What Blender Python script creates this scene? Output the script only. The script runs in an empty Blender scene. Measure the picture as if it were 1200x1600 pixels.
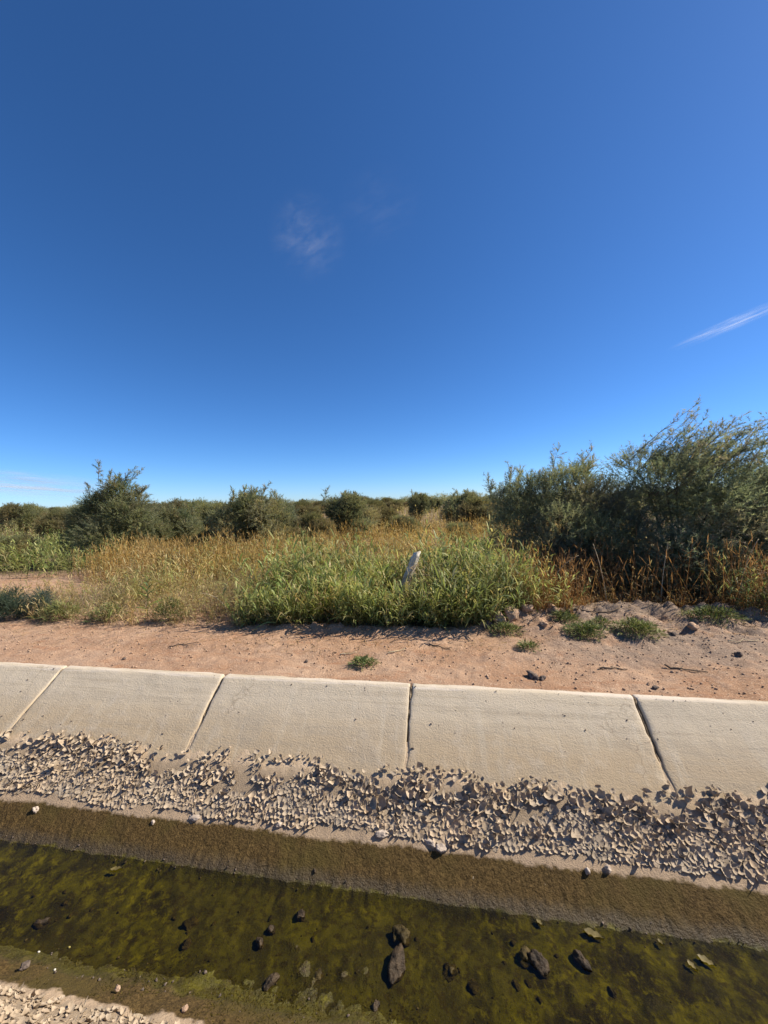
import bpy, math
import numpy as np
from mathutils import Vector, Matrix

S = bpy.context.scene
COL = S.collection

# ------------------------------------------------------------------ camera
YAW, PITCH, ROLL, EYE = math.radians(9.395), math.radians(-1.6), math.radians(-1.528), 1.55
f = np.array([-math.sin(YAW)*math.cos(PITCH), math.cos(YAW)*math.cos(PITCH), math.sin(PITCH)])
rt = np.array([math.cos(YAW), math.sin(YAW), 0.0]); up = np.cross(rt, f)
R_ = math.cos(ROLL)*rt + math.sin(ROLL)*up; U_ = np.cross(R_, f)
cd = bpy.data.cameras.new('camera'); cam = bpy.data.objects.new('camera', cd); COL.objects.link(cam)
cd.sensor_fit = 'VERTICAL'; cd.sensor_height = 24.0; cd.lens = 9.0
cd.clip_start = 0.05; cd.clip_end = 30000
cam.matrix_world = Matrix(((R_[0], U_[0], -f[0], 0), (R_[1], U_[1], -f[1], 0), (R_[2], U_[2], -f[2], EYE), (0, 0, 0, 1)))
S.camera = cam

# ------------------------------------------------------------------ sky, sun, exposure
SUN_AZ, SUN_EL = math.radians(72), math.radians(42)      # azimuth measured clockwise from +Y
W = bpy.data.worlds.new('World'); S.world = W; W.use_nodes = True
wn = W.node_tree.nodes; wl = W.node_tree.links; wn.clear()
sky = wn.new('ShaderNodeTexSky'); sky.sky_type = 'NISHITA'; sky.sun_disc = False
sky.sun_elevation = SUN_EL; sky.sun_rotation = SUN_AZ
sky.altitude = 1400; sky.air_density = 0.82; sky.dust_density = 0.6; sky.ozone_density = 10.0
bg = wn.new('ShaderNodeBackground'); bg.inputs['Strength'].default_value = 0.099
wo = wn.new('ShaderNodeOutputWorld')
hs = wn.new('ShaderNodeHueSaturation'); hs.inputs['Saturation'].default_value = 1.085
wl.new(sky.outputs[0], hs.inputs['Color']); wl.new(hs.outputs[0], bg.inputs[0]); wl.new(bg.outputs[0], wo.inputs[0])
sl = bpy.data.lights.new('sun', 'SUN'); sl.energy = 5.0; sl.angle = math.radians(0.53); sl.color = (1.0, 0.915, 0.78)
sun = bpy.data.objects.new('sun', sl); COL.objects.link(sun)
LV = Vector((math.cos(SUN_EL)*math.sin(SUN_AZ), math.cos(SUN_EL)*math.cos(SUN_AZ), math.sin(SUN_EL)))
sun.rotation_euler = LV.to_track_quat('Z', 'Y').to_euler(); sun.location = (20, 8, 25)
S.view_settings.view_transform = 'Standard'; S.view_settings.look = 'None'
S.view_settings.exposure = 0.72; S.view_settings.gamma = 1.0; S.view_settings.use_curve_mapping = False

# ------------------------------------------------------------------ helpers
def hash3(ix, iy, iz):
    h = (ix.astype(np.int64)*374761393 + iy.astype(np.int64)*668265263 + iz.astype(np.int64)*2147483647) & 0xffffffff
    h = ((h ^ (h >> 13))*1274126177) & 0xffffffff
    h = (h ^ (h >> 16))
    return (h & 0xffff)/65535.0*2-1
def vnoise(x, y, z=0.0):
    x = np.asarray(x, float); y = np.asarray(y, float); z = np.zeros_like(x)+z
    x, y, z = np.broadcast_arrays(x, y, z)
    ix, iy, iz = np.floor(x), np.floor(y), np.floor(z)
    fx, fy, fz = x-ix, y-iy, z-iz
    fx, fy, fz = [t*t*t*(t*(t*6-15)+10) for t in (fx, fy, fz)]
    out = 0
    for a in (0, 1):
        for b in (0, 1):
            for c in (0, 1):
                w = (fx if a else 1-fx)*(fy if b else 1-fy)*(fz if c else 1-fz)
                out = out + w*hash3(ix+a, iy+b, iz+c)
    return out
def fbm(x, y, z=0.0, o=4, g=0.5):
    r = 0; a = 1.0; k = 1.0
    for i in range(o):
        r = r + a*vnoise(np.asarray(x)*k+i*17.3, np.asarray(y)*k-i*9.1, np.asarray(z)*k+i*3.7); a *= g; k *= 2.03
    return r
def mesh_np(name, V, F, col=None, smooth=False):
    """V (n,3); F (m,3) or (m,4) int"""
    V = np.ascontiguousarray(V, np.float32); F = np.ascontiguousarray(F, np.int32)
    me = bpy.data.meshes.new(name); k = F.shape[1]
    me.vertices.add(len(V)); me.vertices.foreach_set('co', V.ravel())
    me.loops.add(F.size); me.loops.foreach_set('vertex_index', F.ravel())
    me.polygons.add(len(F)); me.polygons.foreach_set('loop_start', np.arange(0, F.size, k, dtype=np.int32))
    me.polygons.foreach_set('loop_total', np.full(len(F), k, np.int32))
    if smooth: me.polygons.foreach_set('use_smooth', np.ones(len(F), bool))
    if col is not None:
        a = me.color_attributes.new('tint', 'FLOAT_COLOR', 'POINT')
        c4 = np.ones((len(V), 4), np.float32); c4[:, :3] = col; a.data.foreach_set('color', c4.ravel())
    me.update(calc_edges=True); me.validate()
    return me
def obj(name, me, m=None, parent=None):
    o = bpy.data.objects.new(name, me); COL.objects.link(o)
    if m is not None and me is not None and not me.materials: me.materials.append(m)
    if parent is not None: o.parent = parent
    return o
def tag(o, label=None, cat=None, group=None, kind=None):
    for k, v in (('label', label), ('category', cat), ('group', group), ('kind', kind)):
        if v: o[k] = v
    return o
def empty(name, loc=(0, 0, 0), rz=0.0):
    o = bpy.data.objects.new(name, None); COL.objects.link(o); o.location = loc; o.rotation_euler = (0, 0, rz)
    o.empty_display_size = 0.1; return o
def grid_faces(nx, ny):
    i = np.arange(nx-1)[:, None]*ny + np.arange(ny-1)[None, :]
    return np.stack([i, i+ny, i+ny+1, i+1], -1).reshape(-1, 4)
def norm(v): return v/np.maximum(np.linalg.norm(v, axis=-1, keepdims=True), 1e-9)
class Acc:
    def __init__(s): s.V = []; s.F = []; s.C = []; s.n = 0
    def add(s, V, F, C=None):
        s.V.append(V); s.F.append(F+s.n); s.n += len(V)
        if C is not None: s.C.append(np.broadcast_to(C, V.shape))
    def mesh(s, name, smooth=False):
        return mesh_np(name, np.concatenate(s.V), np.concatenate(s.F), np.concatenate(s.C) if s.C else None, smooth)
def strips(P, D, L, Wd, droop, n, col, rng, side=None, wprof=None):
    """N leaf blades as tapered bent strips. P,D (N,3) L,Wd,droop (N,) col (N,3)"""
    N = len(P); D = norm(D)
    if side is None:
        side = np.cross(D, np.array([0, 0, 1.0])) + rng.normal(0, .35, (N, 3)); side = norm(side - (side*D).sum(1, keepdims=True)*D)
    V = []
    for k in range(n+1):
        t = k/n
        c = P + D*(L*t)[:, None]; c[:, 2] -= droop*L*t*t
        w = Wd*(wprof(t) if wprof else (0.55+1.6*t*(1-t))*(1-t**3))*0.5
        if k < n: V += [c+side*w[:, None], c-side*w[:, None]]
        else: V += [c]
    m = 2*n+1; VV = np.stack(V, 1).reshape(-1, 3); b = (np.arange(N)*m)[:, None, None]
    T = []
    for k in range(n-1): T += [[2*k, 2*k+1, 2*k+3], [2*k, 2*k+3, 2*k+2]]
    T += [[2*n-2, 2*n-1, 2*n]]
    F = (b+np.array(T)[None]).reshape(-1, 3)
    return VV, F, np.repeat(col, m, axis=0)
def tube(pts, rad, seg=6, cap=True):
    pts = np.asarray(pts, float); rad = np.broadcast_to(np.asarray(rad, float), len(pts)); n = len(pts)
    T = norm(np.gradient(pts, axis=0)); ref = np.array([0.13, 0.91, 0.38])
    A = norm(np.cross(T, ref)); B = np.cross(T, A)
    a = np.arange(seg)/seg*2*np.pi
    V = (pts[:, None] + rad[:, None, None]*(np.cos(a)[None, :, None]*A[:, None]+np.sin(a)[None, :, None]*B[:, None])).reshape(-1, 3)
    F = []
    for i in range(n-1):
        for j in range(seg):
            p, q = i*seg+j, i*seg+(j+1) % seg; F += [[p, q, q+seg], [p, q+seg, p+seg]]
    if cap:
        V = np.vstack([V, pts[:1], pts[-1:]]); c0, c1 = len(V)-2, len(V)-1
        for j in range(seg):
            F += [[c0, (j+1) % seg, j], [c1, (n-1)*seg+j, (n-1)*seg+(j+1) % seg]]
    return V, np.array(F)

# ------------------------------------------------------------------ node materials
class N:
    def __init__(s, name):
        s.m = bpy.data.materials.new(name); s.m.use_nodes = True; s.t = s.m.node_tree; s.t.nodes.clear()
        s.out = s.t.nodes.new('ShaderNodeOutputMaterial')
    def n(s, typ, **kw):
        nd = s.t.nodes.new('ShaderNode'+typ)
        for k, v in kw.items():
            if k.startswith('i_'):
                key = k[2:]; key = int(key) if key.isdigit() else key.replace('_', ' ')
                s.set(nd.inputs[key], v)
            else: setattr(nd, k, v)
        return nd
    def set(s, inp, v):
        if isinstance(v, bpy.types.NodeSocket): s.t.links.new(v, inp)
        elif isinstance(v, (tuple, list)) and len(v) == 3 and inp.type == 'RGBA': inp.default_value = (*v, 1)
        else: inp.default_value = v
    def pos(s): return s.n('NewGeometry').outputs['Position']
    def objc(s): return s.n('TexCoord').outputs['Object']
    def mapv(s, v, scale=(1, 1, 1), rot=(0, 0, 0)):
        return s.n('Mapping', i_0=v, i_Scale=scale, i_Rotation=rot).outputs[0]
    def noise(s, v, sc, det=4, rough=0.55, dist=0.0): return s.n('TexNoise', i_Vector=v, i_Scale=sc, i_Detail=det, i_Roughness=rough, i_Distortion=dist).outputs['Fac']
    def ramp(s, fac, lo, hi): return s.n('MapRange', i_0=fac, i_1=lo, i_2=hi, interpolation_type='SMOOTHSTEP').outputs[0]
    def mix(s, fac, a, b, mode='MIX'):
        nd = s.n('Mix', data_type='RGBA', blend_type=mode)
        s.set(nd.inputs[0], fac); s.set(nd.inputs[6], a); s.set(nd.inputs[7], b); return nd.outputs[2]
    def math(s, op, a, b=0.0):
        nd = s.n('Math', operation=op); s.set(nd.inputs[0], a); s.set(nd.inputs[1], b); return nd.outputs[0]
    def sep(s, v): return s.n('SeparateXYZ', i_0=v).outputs
    def bump(s, h, st, dist=0.01, nrm=None):
        nd = s.n('Bump', i_Height=h, i_Strength=st, i_Distance=dist)
        if nrm is not None: s.set(nd.inputs['Normal'], nrm)
        return nd.outputs[0]
    def bsdf(s, col, rough=0.9, nrm=None, spec=0.3, **kw):
        nd = s.n('BsdfPrincipled'); s.set(nd.inputs['Base Color'], col); s.set(nd.inputs['Roughness'], rough); s.set(nd.inputs['Specular IOR Level'], spec)
        if nrm is not None: s.set(nd.inputs['Normal'], nrm)
        return nd.outputs[0]
    def end(s, sh): s.t.links.new(sh, s.out.inputs[0]); return s.m

def m_dirt():
    g = N('dirt'); p = g.pos()
    a = g.noise(p, 1.1, 5, .6); b = g.noise(p, 7, 6, .65); c = g.noise(p, 60, 4, .6); d = g.noise(g.mapv(p, (1, 3.5, 1)), 2.3, 4, .6, 0.6)
    col = g.mix(g.ramp(a, .35, .68), (0.36, 0.212, 0.125), (0.47, 0.312, 0.205))
    col = g.mix(g.math('MULTIPLY', g.ramp(d, .5, .7), .7), col, (0.33, 0.170, 0.092))
    xyz = g.sep(p)                                            # grey organic trash towards the right-hand verge
    w = g.math('MULTIPLY', g.ramp(g.math('ADD', xyz[0], g.math('MULTIPLY', b, 1.4)), .9, 2.4), g.ramp(g.math('ADD', xyz[1], b), 3.95, 4.55))
    w = g.math('MULTIPLY', w, g.ramp(g.noise(p, 3.1, 5, .7), .32, .52))
    col = g.mix(g.math('MULTIPLY', w, .9), col, (0.255, 0.190, 0.142))
    col = g.mix(g.math('MULTIPLY', g.ramp(b, .50, .66), .6), col, (0.29, 0.19, 0.13))
    col = g.mix(g.math('MULTIPLY', g.ramp(c, .54, .70), .6), col, (0.66, 0.49, 0.35))
    col = g.mix(g.math('MULTIPLY', g.ramp(g.noise(p, 95, 3, .6), .58, .68), .7), col, (0.20, 0.12, 0.075))
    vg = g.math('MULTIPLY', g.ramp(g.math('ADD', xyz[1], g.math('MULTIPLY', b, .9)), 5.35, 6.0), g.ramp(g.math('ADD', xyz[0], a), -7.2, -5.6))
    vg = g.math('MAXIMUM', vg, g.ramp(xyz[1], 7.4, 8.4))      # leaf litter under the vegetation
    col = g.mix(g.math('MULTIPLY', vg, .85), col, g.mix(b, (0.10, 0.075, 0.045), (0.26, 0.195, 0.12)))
    h = g.math('ADD', g.math('MULTIPLY', b, .7), g.math('MULTIPLY', c, .4))
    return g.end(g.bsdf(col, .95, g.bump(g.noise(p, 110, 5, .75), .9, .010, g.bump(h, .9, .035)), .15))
def m_concrete():
    g = N('weathered_concrete'); p = g.pos(); z = g.sep(p)[2]
    st = g.noise(g.mapv(p, (.35, 8, 8)), 3.0, 6, .65); fine = g.noise(p, 90, 5, .65); mid = g.noise(p, 9, 5, .6)
    zz = g.math('ADD', z, g.math('MULTIPLY', g.math('SUBTRACT', st, .5), .16))
    col = g.mix(g.ramp(zz, -.30, -.08), (0.42, 0.32, 0.20), (0.53, 0.44, 0.315))
    col = g.mix(g.math('MULTIPLY', g.ramp(st, .46, .66), .55), col, (0.37, 0.295, 0.20))
    dr = g.noise(g.mapv(p, (7, .7, .7)), 2.2, 5, .6)
    col = g.mix(g.math('MULTIPLY', g.ramp(dr, .52, .70), .35), col, (0.55, 0.475, 0.355))
    col = g.mix(g.math('MULTIPLY', g.ramp(g.noise(p, 2.4, 4, .6), .55, .68), .4), col, (0.36, 0.30, 0.22))
    col = g.mix(g.math('MULTIPLY', g.n('ObjectInfo').outputs['Random'], .22), col, (0.36, 0.31, 0.24))
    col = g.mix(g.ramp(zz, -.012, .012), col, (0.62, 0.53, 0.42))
    col = g.mix(g.math('MULTIPLY', g.ramp(mid, .50, .72), .35), col, (0.53, 0.45, 0.345))
    col = g.mix(g.math('MULTIPLY', g.ramp(fine, .56, .70), .45), col, (0.33, 0.27, 0.20))
    col = g.mix(g.math('MULTIPLY', g.ramp(g.noise(p, 33, 3, .5), .69, .76), .55), col, (0.24, 0.19, 0.14))
    diag = g.noise(g.mapv(p, (22, 60, 60), (0.0, 0.5, 0.35)), 1.0, 4, .6)
    n1 = g.bump(diag, .32, .005); n1 = g.bump(fine, .85, .007, n1); n1 = g.bump(mid, .2, .02, n1)
    hair = g.n('TexVoronoi', feature='DISTANCE_TO_EDGE', i_Vector=g.mapv(g.n('Mix', data_type='VECTOR', i_0=.12, i_4=p, i_5=g.n('TexNoise', i_Vector=p, i_Scale=6.0).outputs['Color']).outputs[1], (1, 1, 1)), i_Scale=1.3).outputs[0]
    col = g.mix(g.math('MULTIPLY', g.ramp(hair, .0045, .001), g.math('MULTIPLY', g.ramp(g.noise(p, 1.1, 2), .54, .62), .35)), col, (0.20, 0.15, 0.10))
    return g.end(g.bsdf(col, .92, n1, .2))
def m_mortar():
    g = N('joint_mortar'); p = g.pos(); b = g.noise(p, 25, 5, .6)
    return g.end(g.bsdf(g.mix(b, (0.12, 0.085, 0.055), (0.26, 0.19, 0.12)), .95, g.bump(b, .8, .02), .1))
def m_sealant():
    g = N('silted_joint_filler'); p = g.pos(); b = g.noise(p, 28, 5, .65)
    return g.end(g.bsdf(g.mix(g.ramp(b, .35, .65), (0.13, 0.095, 0.06), (0.42, 0.325, 0.21)), .95, g.bump(b, .9, .02), .1))
def m_bed():
    g = N('canal_sediment'); p = g.pos(); xyz = g.sep(p); z, y = xyz[2], xyz[1]
    n2 = g.noise(p, 4, 5, .6); n3 = g.noise(p, 30, 5, .65); n4 = g.noise(p, 140, 4, .7)
    zz = g.math('ADD', z, g.math('MULTIPLY', g.math('SUBTRACT', n2, .5), .036)); zz = g.math('ADD', zz, g.math('MULTIPLY', g.math('SUBTRACT', n3, .5), .03))
    dry = g.mix(g.ramp(n3, .35, .7), (0.45, 0.335, 0.215), (0.55, 0.42, 0.285))
    dry = g.mix(g.ramp(z, -.36, -.42), dry, g.mix(n3, (0.25, 0.185, 0.12), (0.38, 0.29, 0.195)))  # silt darker in the flake band: shade between flakes put into the colour
    dry = g.mix(g.math('MULTIPLY', g.ramp(zz, -.545, -.575), .8), dry, (0.42, 0.305, 0.20))
    wet = g.mix(g.ramp(g.noise(p, 75, 4, .7), .38, .62), (0.052, 0.031, 0.008), (0.118, 0.074, 0.024))
    wet = g.mix(g.ramp(g.noise(p, 2.2, 4, .6), .45, .65), wet, (0.080, 0.056, 0.014))
    wet = g.mix(g.math('MULTIPLY', g.ramp(zz, -.655, -.715), .8), wet, (0.085, 0.064, 0.038))
    a1 = g.noise(p, 5.5, 6, .65, .5); a2 = g.noise(p, 17, 6, .7, .4); a3 = g.noise(p, 2.0, 3, .6)
    alg = g.mix(g.ramp(a1, .40, .60), (0.018, 0.013, 0.003), (0.098, 0.086, 0.003))
    alg = g.mix(g.math('MULTIPLY', g.ramp(a2, .48, .66), .8), alg, (0.19, 0.165, 0.006))
    alg = g.mix(g.math('MULTIPLY', g.ramp(a3, .40, .62), .55), alg, (0.060, 0.052, 0.016))
    alg = g.mix(g.math('MULTIPLY', g.ramp(n3, .50, .62), .75), alg, (0.030, 0.019, 0.004))
    alg = g.mix(g.math('MULTIPLY', g.ramp(n4, .5, .68), .3), alg, (0.13, 0.105, 0.02))
    near = g.ramp(y, 1.66, 1.54)                              # algae climbs a little up the near margin
    za = g.math('SUBTRACT', zz, g.math('MULTIPLY', near, .035))
    za = g.math('ADD', za, g.math('MULTIPLY', g.math('SUBTRACT', a2, .5), g.math('ADD', .012, g.math('MULTIPLY', near, .07))))
    alg = g.mix(g.math('MULTIPLY', near, .55), alg, (0.060, 0.046, 0.009))
    col = g.mix(g.ramp(za, g.math('ADD', -.706, g.math('MULTIPLY', near, .012)), -.726), wet, alg)
    col = g.mix(g.ramp(zz, -.597, -.583), col, dry)
    rough = g.math('SUBTRACT', .88, g.math('MULTIPLY', g.math('MULTIPLY', g.ramp(zz, -.665, -.705), g.ramp(zz, -.735, -.722)), .5))
    hh = g.math('ADD', g.math('MULTIPLY', n3, .5), g.math('MULTIPLY', n4, .5))
    return g.end(g.bsdf(col, rough, g.bump(n4, g.math('ADD', .35, g.math('MULTIPLY', g.ramp(zz, -.73, -.71), .4)), .006, g.bump(g.noise(p, 62, 3, .6), g.math('ADD', .25, g.math('MULTIPLY', g.math('MULTIPLY', g.ramp(zz, -.73, -.71), g.ramp(zz, -.57, -.60)), .55)), .014, g.bump(hh, .3, .02))), .22))
def m_water():
    g = N('shallow_water'); p = g.pos()
    b = g.bump(g.noise(g.mapv(p, (1, 2, 1)), 9, 3, .5), .025, .01)
    fr = g.n('Fresnel', i_IOR=1.33, i_Normal=b).outputs[0]
    tr = g.n('BsdfTransparent', i_Color=(0.84, 0.80, 0.50)).outputs[0]; gl = g.n('BsdfGlossy', i_Roughness=.03, i_Normal=b).outputs[0]
    return g.end(g.n('MixShader', i_0=fr, i_1=tr, i_2=gl).outputs[0])
def m_flake():
    g = N('dry_mud_flake'); p = g.pos(); oi = g.n('ObjectInfo').outputs['Random']
    a = g.noise(p, 26, 4, .6); b = g.noise(p, 120, 4, .6)
    col = g.mix(g.ramp(a, .35, .66), (0.29, 0.22, 0.145), (0.47, 0.37, 0.26))
    col = g.mix(g.math('MULTIPLY', g.ramp(g.noise(p, 9, 3), .5, .68), .55), col, (0.47, 0.345, 0.225))
    col = g.mix(g.math('MULTIPLY', g.ramp(g.noise(p, 3.3, 4), .45, .65), .6), col, (0.36, 0.30, 0.225))
    col = g.mix(g.math('MULTIPLY', g.ramp(b, .5, .7), .35), col, (0.34, 0.26, 0.18))
    return g.end(g.bsdf(col, .93, g.bump(b, .5, .004), .15))
def m_foliage(name, transl=.3, rough=.55, spec=.25):
    g = N(name); c = g.n('VertexColor', layer_name='tint').outputs[0]
    c2 = g.mix(g.ramp(g.noise(g.pos(), 1.3, 3), .35, .65), c, g.mix(1.0, c, (1.10, 1.05, .90), 'MULTIPLY'))
    d = g.bsdf(c2, rough, None, spec); t = g.n('BsdfTranslucent', i_Color=g.mix(1.0, c2, (1.3, 1.3, .95), 'MULTIPLY')).outputs[0]
    return g.end(g.n('MixShader', i_0=transl, i_1=d, i_2=t).outputs[0])
def m_noisy(name, c1, c2, sc=12, rough=.9, bs=.6, bd=.02, spec=.2, wetz=None):
    g = N(name); p = g.pos(); a = g.noise(p, sc, 6, .65); b = g.noise(p, sc*7, 4, .6)
    col = g.mix(g.ramp(a, .32, .68), c1, c2)
    r = rough
    return g.end(g.bsdf(col, r, g.bump(b, bs*.7, bd*.3, g.bump(a, bs, bd)), spec))
def m_cloud():
    g = N('cirrus_vapour'); o = g.objc(); xyz = g.sep(o)
    rr = g.math('SQRT', g.math('ADD', g.math('POWER', xyz[0], 2), g.math('POWER', xyz[1], 2)))
    fall = g.ramp(rr, 1.0, .05)
    w = g.noise(g.mapv(o, (1.1, 2.6, 1), (0, 0, .2)), 1.7, 9, .66, .7); w2 = g.noise(o, 1.3, 3, .5)
    v = g.math('MULTIPLY', g.math('MULTIPLY', g.ramp(w, .32, .78), g.ramp(w2, .2, .6)), fall)
    amt = g.n('Attribute', attribute_type='OBJECT', attribute_name='density').outputs['Fac']
    v = g.math('MULTIPLY', v, amt)
    d = g.n('BsdfDiffuse', i_Color=(.95, .95, .95)).outputs[0]; t = g.n('BsdfTranslucent', i_Color=(.95, .95, .95)).outputs[0]
    body = g.n('MixShader', i_0=.5, i_1=d, i_2=t).outputs[0]; tr = g.n('BsdfTransparent').outputs[0]
    return g.end(g.n('MixShader', i_0=v, i_1=tr, i_2=body).outputs[0])

M = dict(dirt=m_dirt(), concrete=m_concrete(), mortar=m_mortar(), sealant=m_sealant(), bed=m_bed(), water=m_water(), flake=m_flake(),
         reed=m_foliage('reed_leaf', .42), dry=m_foliage('dry_straw', .45, .7, .15), tam=m_foliage('tamarisk_foliage', .48, .7, .1), weed=m_foliage('weed_leaf', .25),
         algae=m_foliage('algae_strand', .2, .8, .08),
         bark=m_noisy('grey_bark', (0.05, 0.038, 0.028), (0.12, 0.092, 0.068), 30),
         stone=m_noisy('wet_stone', (0.018, 0.012, 0.006), (0.075, 0.050, 0.027), 26, .5, 1.0, .02, .25),
         mossy=m_noisy('algae_stone', (0.020, 0.014, 0.004), (0.075, 0.052, 0.014), 22, .6, 1.0, .02, .2),
         drystone=m_noisy('dry_stone', (0.30, 0.24, 0.19), (0.52, 0.43, 0.34), 25, .9, .8, .01),
         clod=m_noisy('earth_clod', (0.27, 0.175, 0.115), (0.50, 0.345, 0.235), 35, .95, .9, .012, .1),
         darkclod=m_noisy('dark_clod', (0.07, 0.055, 0.047), (0.19, 0.145, 0.115), 40, .95, .9, .01, .1),
         twig=m_noisy('dead_twig', (0.09, 0.065, 0.045), (0.22, 0.16, 0.105), 60),
         straw=m_noisy('pale_straw', (0.42, 0.32, 0.19), (0.60, 0.49, 0.31), 40),
         post=m_noisy('weathered_post', (0.42, 0.37, 0.30), (0.78, 0.71, 0.60), 20, .9, .9, .03),
         shell=m_noisy('white_shell', (0.50, 0.44, 0.34), (0.68, 0.62, 0.50), 40, .6, .3, .004),
         deadleaf=m_noisy('sodden_leaf', (0.085, 0.066, 0.022), (0.17, 0.135, 0.055), 30, .5, .3, .003),
         cloud=m_cloud())

# ------------------------------------------------------------------ ground: one sheet with the canal trench in it
SL = math.radians(34.6); TS = math.tan(SL); CS, SS = math.cos(SL), math.sin(SL)
YF, YN = 3.16, 0.50                     # canal rims, far and near
WZ = -0.72                              # water level
def smooth(a, b, t): t = np.clip((t-a)/(b-a), 0, 1); return t*t*(3-2*t)
def veg_edge(x): return np.interp(x, [-9, -6.3, -3, -.8, -.2, .35, 1.0, 2.4, 3.7, 6], [4.35, 4.42, 4.45, 4.47, 4.42, 4.62, 4.95, 5.22, 5.05, 5.0])
def ground_z(x, y):
    x = np.asarray(x, float); y = np.asarray(y, float)
    r = 0.012*fbm(x*2.2, y*2.2, 1.0, 4) + 0.007*fbm(x*14, y*14, 5.0, 3) - 0.012*np.exp(-((y-3.72-.05*np.sin(x*.9))/.10)**2) + .007*np.exp(-((y-3.9-.05*np.sin(x*.9))/.06)**2)
    r = r + 0.02*smooth(3.3, 3.9, y)*(fbm(x*.9, y*.9, 9., 2)*.5+.3)
    e = veg_edge(x)
    mound = smooth(.15, 1.1, x)*smooth(3.9, 5.0, y)*(1-smooth(6.2, 8, y))
    r = r + mound*(0.085+0.05*fbm(x*5, y*5, 2., 4)+.03*np.abs(fbm(x*11, y*11, 12., 3)))
    berm = np.exp(-((y-e-.02)/.16)**2)*smooth(-3.2, -1.6, x)
    r = r + berm*(0.045+0.05*np.abs(fbm(x*6, y*6, 4., 3)))
    r = r + 0.10*smooth(5.5, 12, y)*fbm(x*.25, y*.25, 3., 3)
    k = smooth(3.19, 3.30, y); k = np.maximum(k, 1-smooth(.34, .46, y))
    base = -0.012 + r*k
    tr = np.minimum(np.clip((YF+.055-y)*TS, 0, 9), np.clip((y-YN+.055)*TS, 0, 9)); tr = np.minimum(tr, 0.95)
    lip = np.where((y > YN-.055) & (y < YF+.055), -0.075, 0.0)
    return base - tr + lip
xs = np.concatenate([-np.geomspace(6000, 10, 40), np.arange(-9.9, 6.0, .032), np.geomspace(6.1, 6000, 44)])
ys = np.concatenate([-np.geomspace(4000, .6, 26), [-.3, 0, .15, 0.28, .36, .42, .44, .45, .7, 1.0, 1.3, 1.5, 1.75, 2.0, 2.3, 2.6, 2.9, 3.1, 3.17, 3.212, 3.218, 3.24], np.arange(3.262, 6.2, .028), np.geomspace(6.3, 7000, 70)])
X, Y = np.meshgrid(xs, ys, indexing='ij')
Z = ground_z(X, Y)
Xj = X + np.where((Y > 3.25) & (Y < 6.2) & (np.abs(X) < 9), .010*vnoise(X*31, Y*31), 0)
gnd = obj('ground', mesh_np('ground', np.stack([Xj, Y, Z], -1).reshape(-1, 3), grid_faces(len(xs), len(ys)), smooth=True), M['dirt'])
tag(gnd, 'bare reddish tan earth beside the canal running out to the horizon', kind='structure')

# ------------------------------------------------------------------ canal lining with its panels
PITCHX, JX0, GAP = 1.715, -3.764, 0.020
lin = Acc()
def base_profile(dz):
    return np.array([[YF+.045, -dz], [YF, -dz], [YF-.95*1/TS*.86, -.95*.86-dz], [YN+.95*.86/TS, -.95*.86-dz], [YN, -dz], [YN-.045, -dz]])
pr = base_profile(.030)
bx = np.array([JX0-30*PITCHX, JX0+30*PITCHX])
Vb = np.array([[x, p[0], p[1]] for x in bx for p in pr]); lin.add(Vb, grid_faces(2, len(pr)))
canal = obj('canal_lining', lin.mesh('canal_lining'), M['mortar'])
tag(canal, 'sloped concrete lining of the irrigation canal', kind='structure')
def panel_mesh(seed, side, cols=70):
    rng = np.random.default_rng(seed); L = PITCHX-GAP
    sv = np.concatenate([[-.048, -.046, -.03, -.012, -.003, .003, .012], np.arange(.035, 1.16, .022)])   # distance along profile from rim
    u = np.concatenate([[0, .004, .012], np.linspace(.03, L-.03, cols), [L-.012, L-.004, L]])
    Uu, Sv = np.meshgrid(u, sv, indexing='ij')
    w = np.where(Sv < 0, 0.0, Sv)
    y = YF - np.where(Sv < 0, Sv, w*CS); z = -np.where(Sv < 0, 0, w*SS)
    o = seed*7.1
    bumpn = .0020*fbm(Uu*3+o, Sv*5, o, 3) + .0010*fbm(Uu*18+o, Sv*30, o, 3) + .002*vnoise(Uu*1.1+o, Sv*14, o)*smooth(.1, .3, Sv)
    edge = np.minimum(Uu, L-Uu)
    bumpn = bumpn - .006*np.exp(-edge/.005) - .007*np.clip(fbm(Uu*4+o, Sv*9, 3, 2), 0, 1)*np.exp(-edge/.02)
    bumpn = bumpn - .003*np.exp(-(np.abs(Sv)/.010)**2)*(1+.9*fbm(Uu*9+o, Uu*0, 2., 3))
    ny, nz = np.where(Sv < 0, 0, -SS), np.where(Sv < 0, 1, CS)
    y = y+bumpn*ny; z = z+bumpn*nz
    back = Sv < -.025
    y = y + np.where(back, .008*fbm(Uu*7+o, Uu*0, 4., 3), 0)
    xj = Uu + np.where(edge < .02, .007*fbm(Sv*11+o, Uu*0+(Uu > .5)*5, 1., 3), 0)
    V = np.stack([xj, y, z], -1).reshape(-1, 3); F = grid_faces(len(u), len(sv))[:, ::-1]
    nU, nS = len(u), len(sv)
    # edge skirts give the slab its thickness
    idx = np.arange(nU*nS).reshape(nU, nS); loop = np.concatenate([idx[:, 0], idx[-1, 1:], idx[::-1, -1][1:], idx[0, ::-1][1:-1]])
    low = V[loop] + np.array([0, .02, -.034]); m = len(loop); b0 = len(V)
    Fs = np.array([[loop[i], loop[(i+1) % m], b0+(i+1) % m, b0+i] for i in range(m)])
    V = np.vstack([V, low]); F = np.vstack([F, Fs])
    if side == 'near': V = V*np.array([1, -1, 1])+np.array([0, YF+YN, 0]); F = F[:, ::-1]
    return mesh_np('concrete_panel', V, F, smooth=True)
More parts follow.
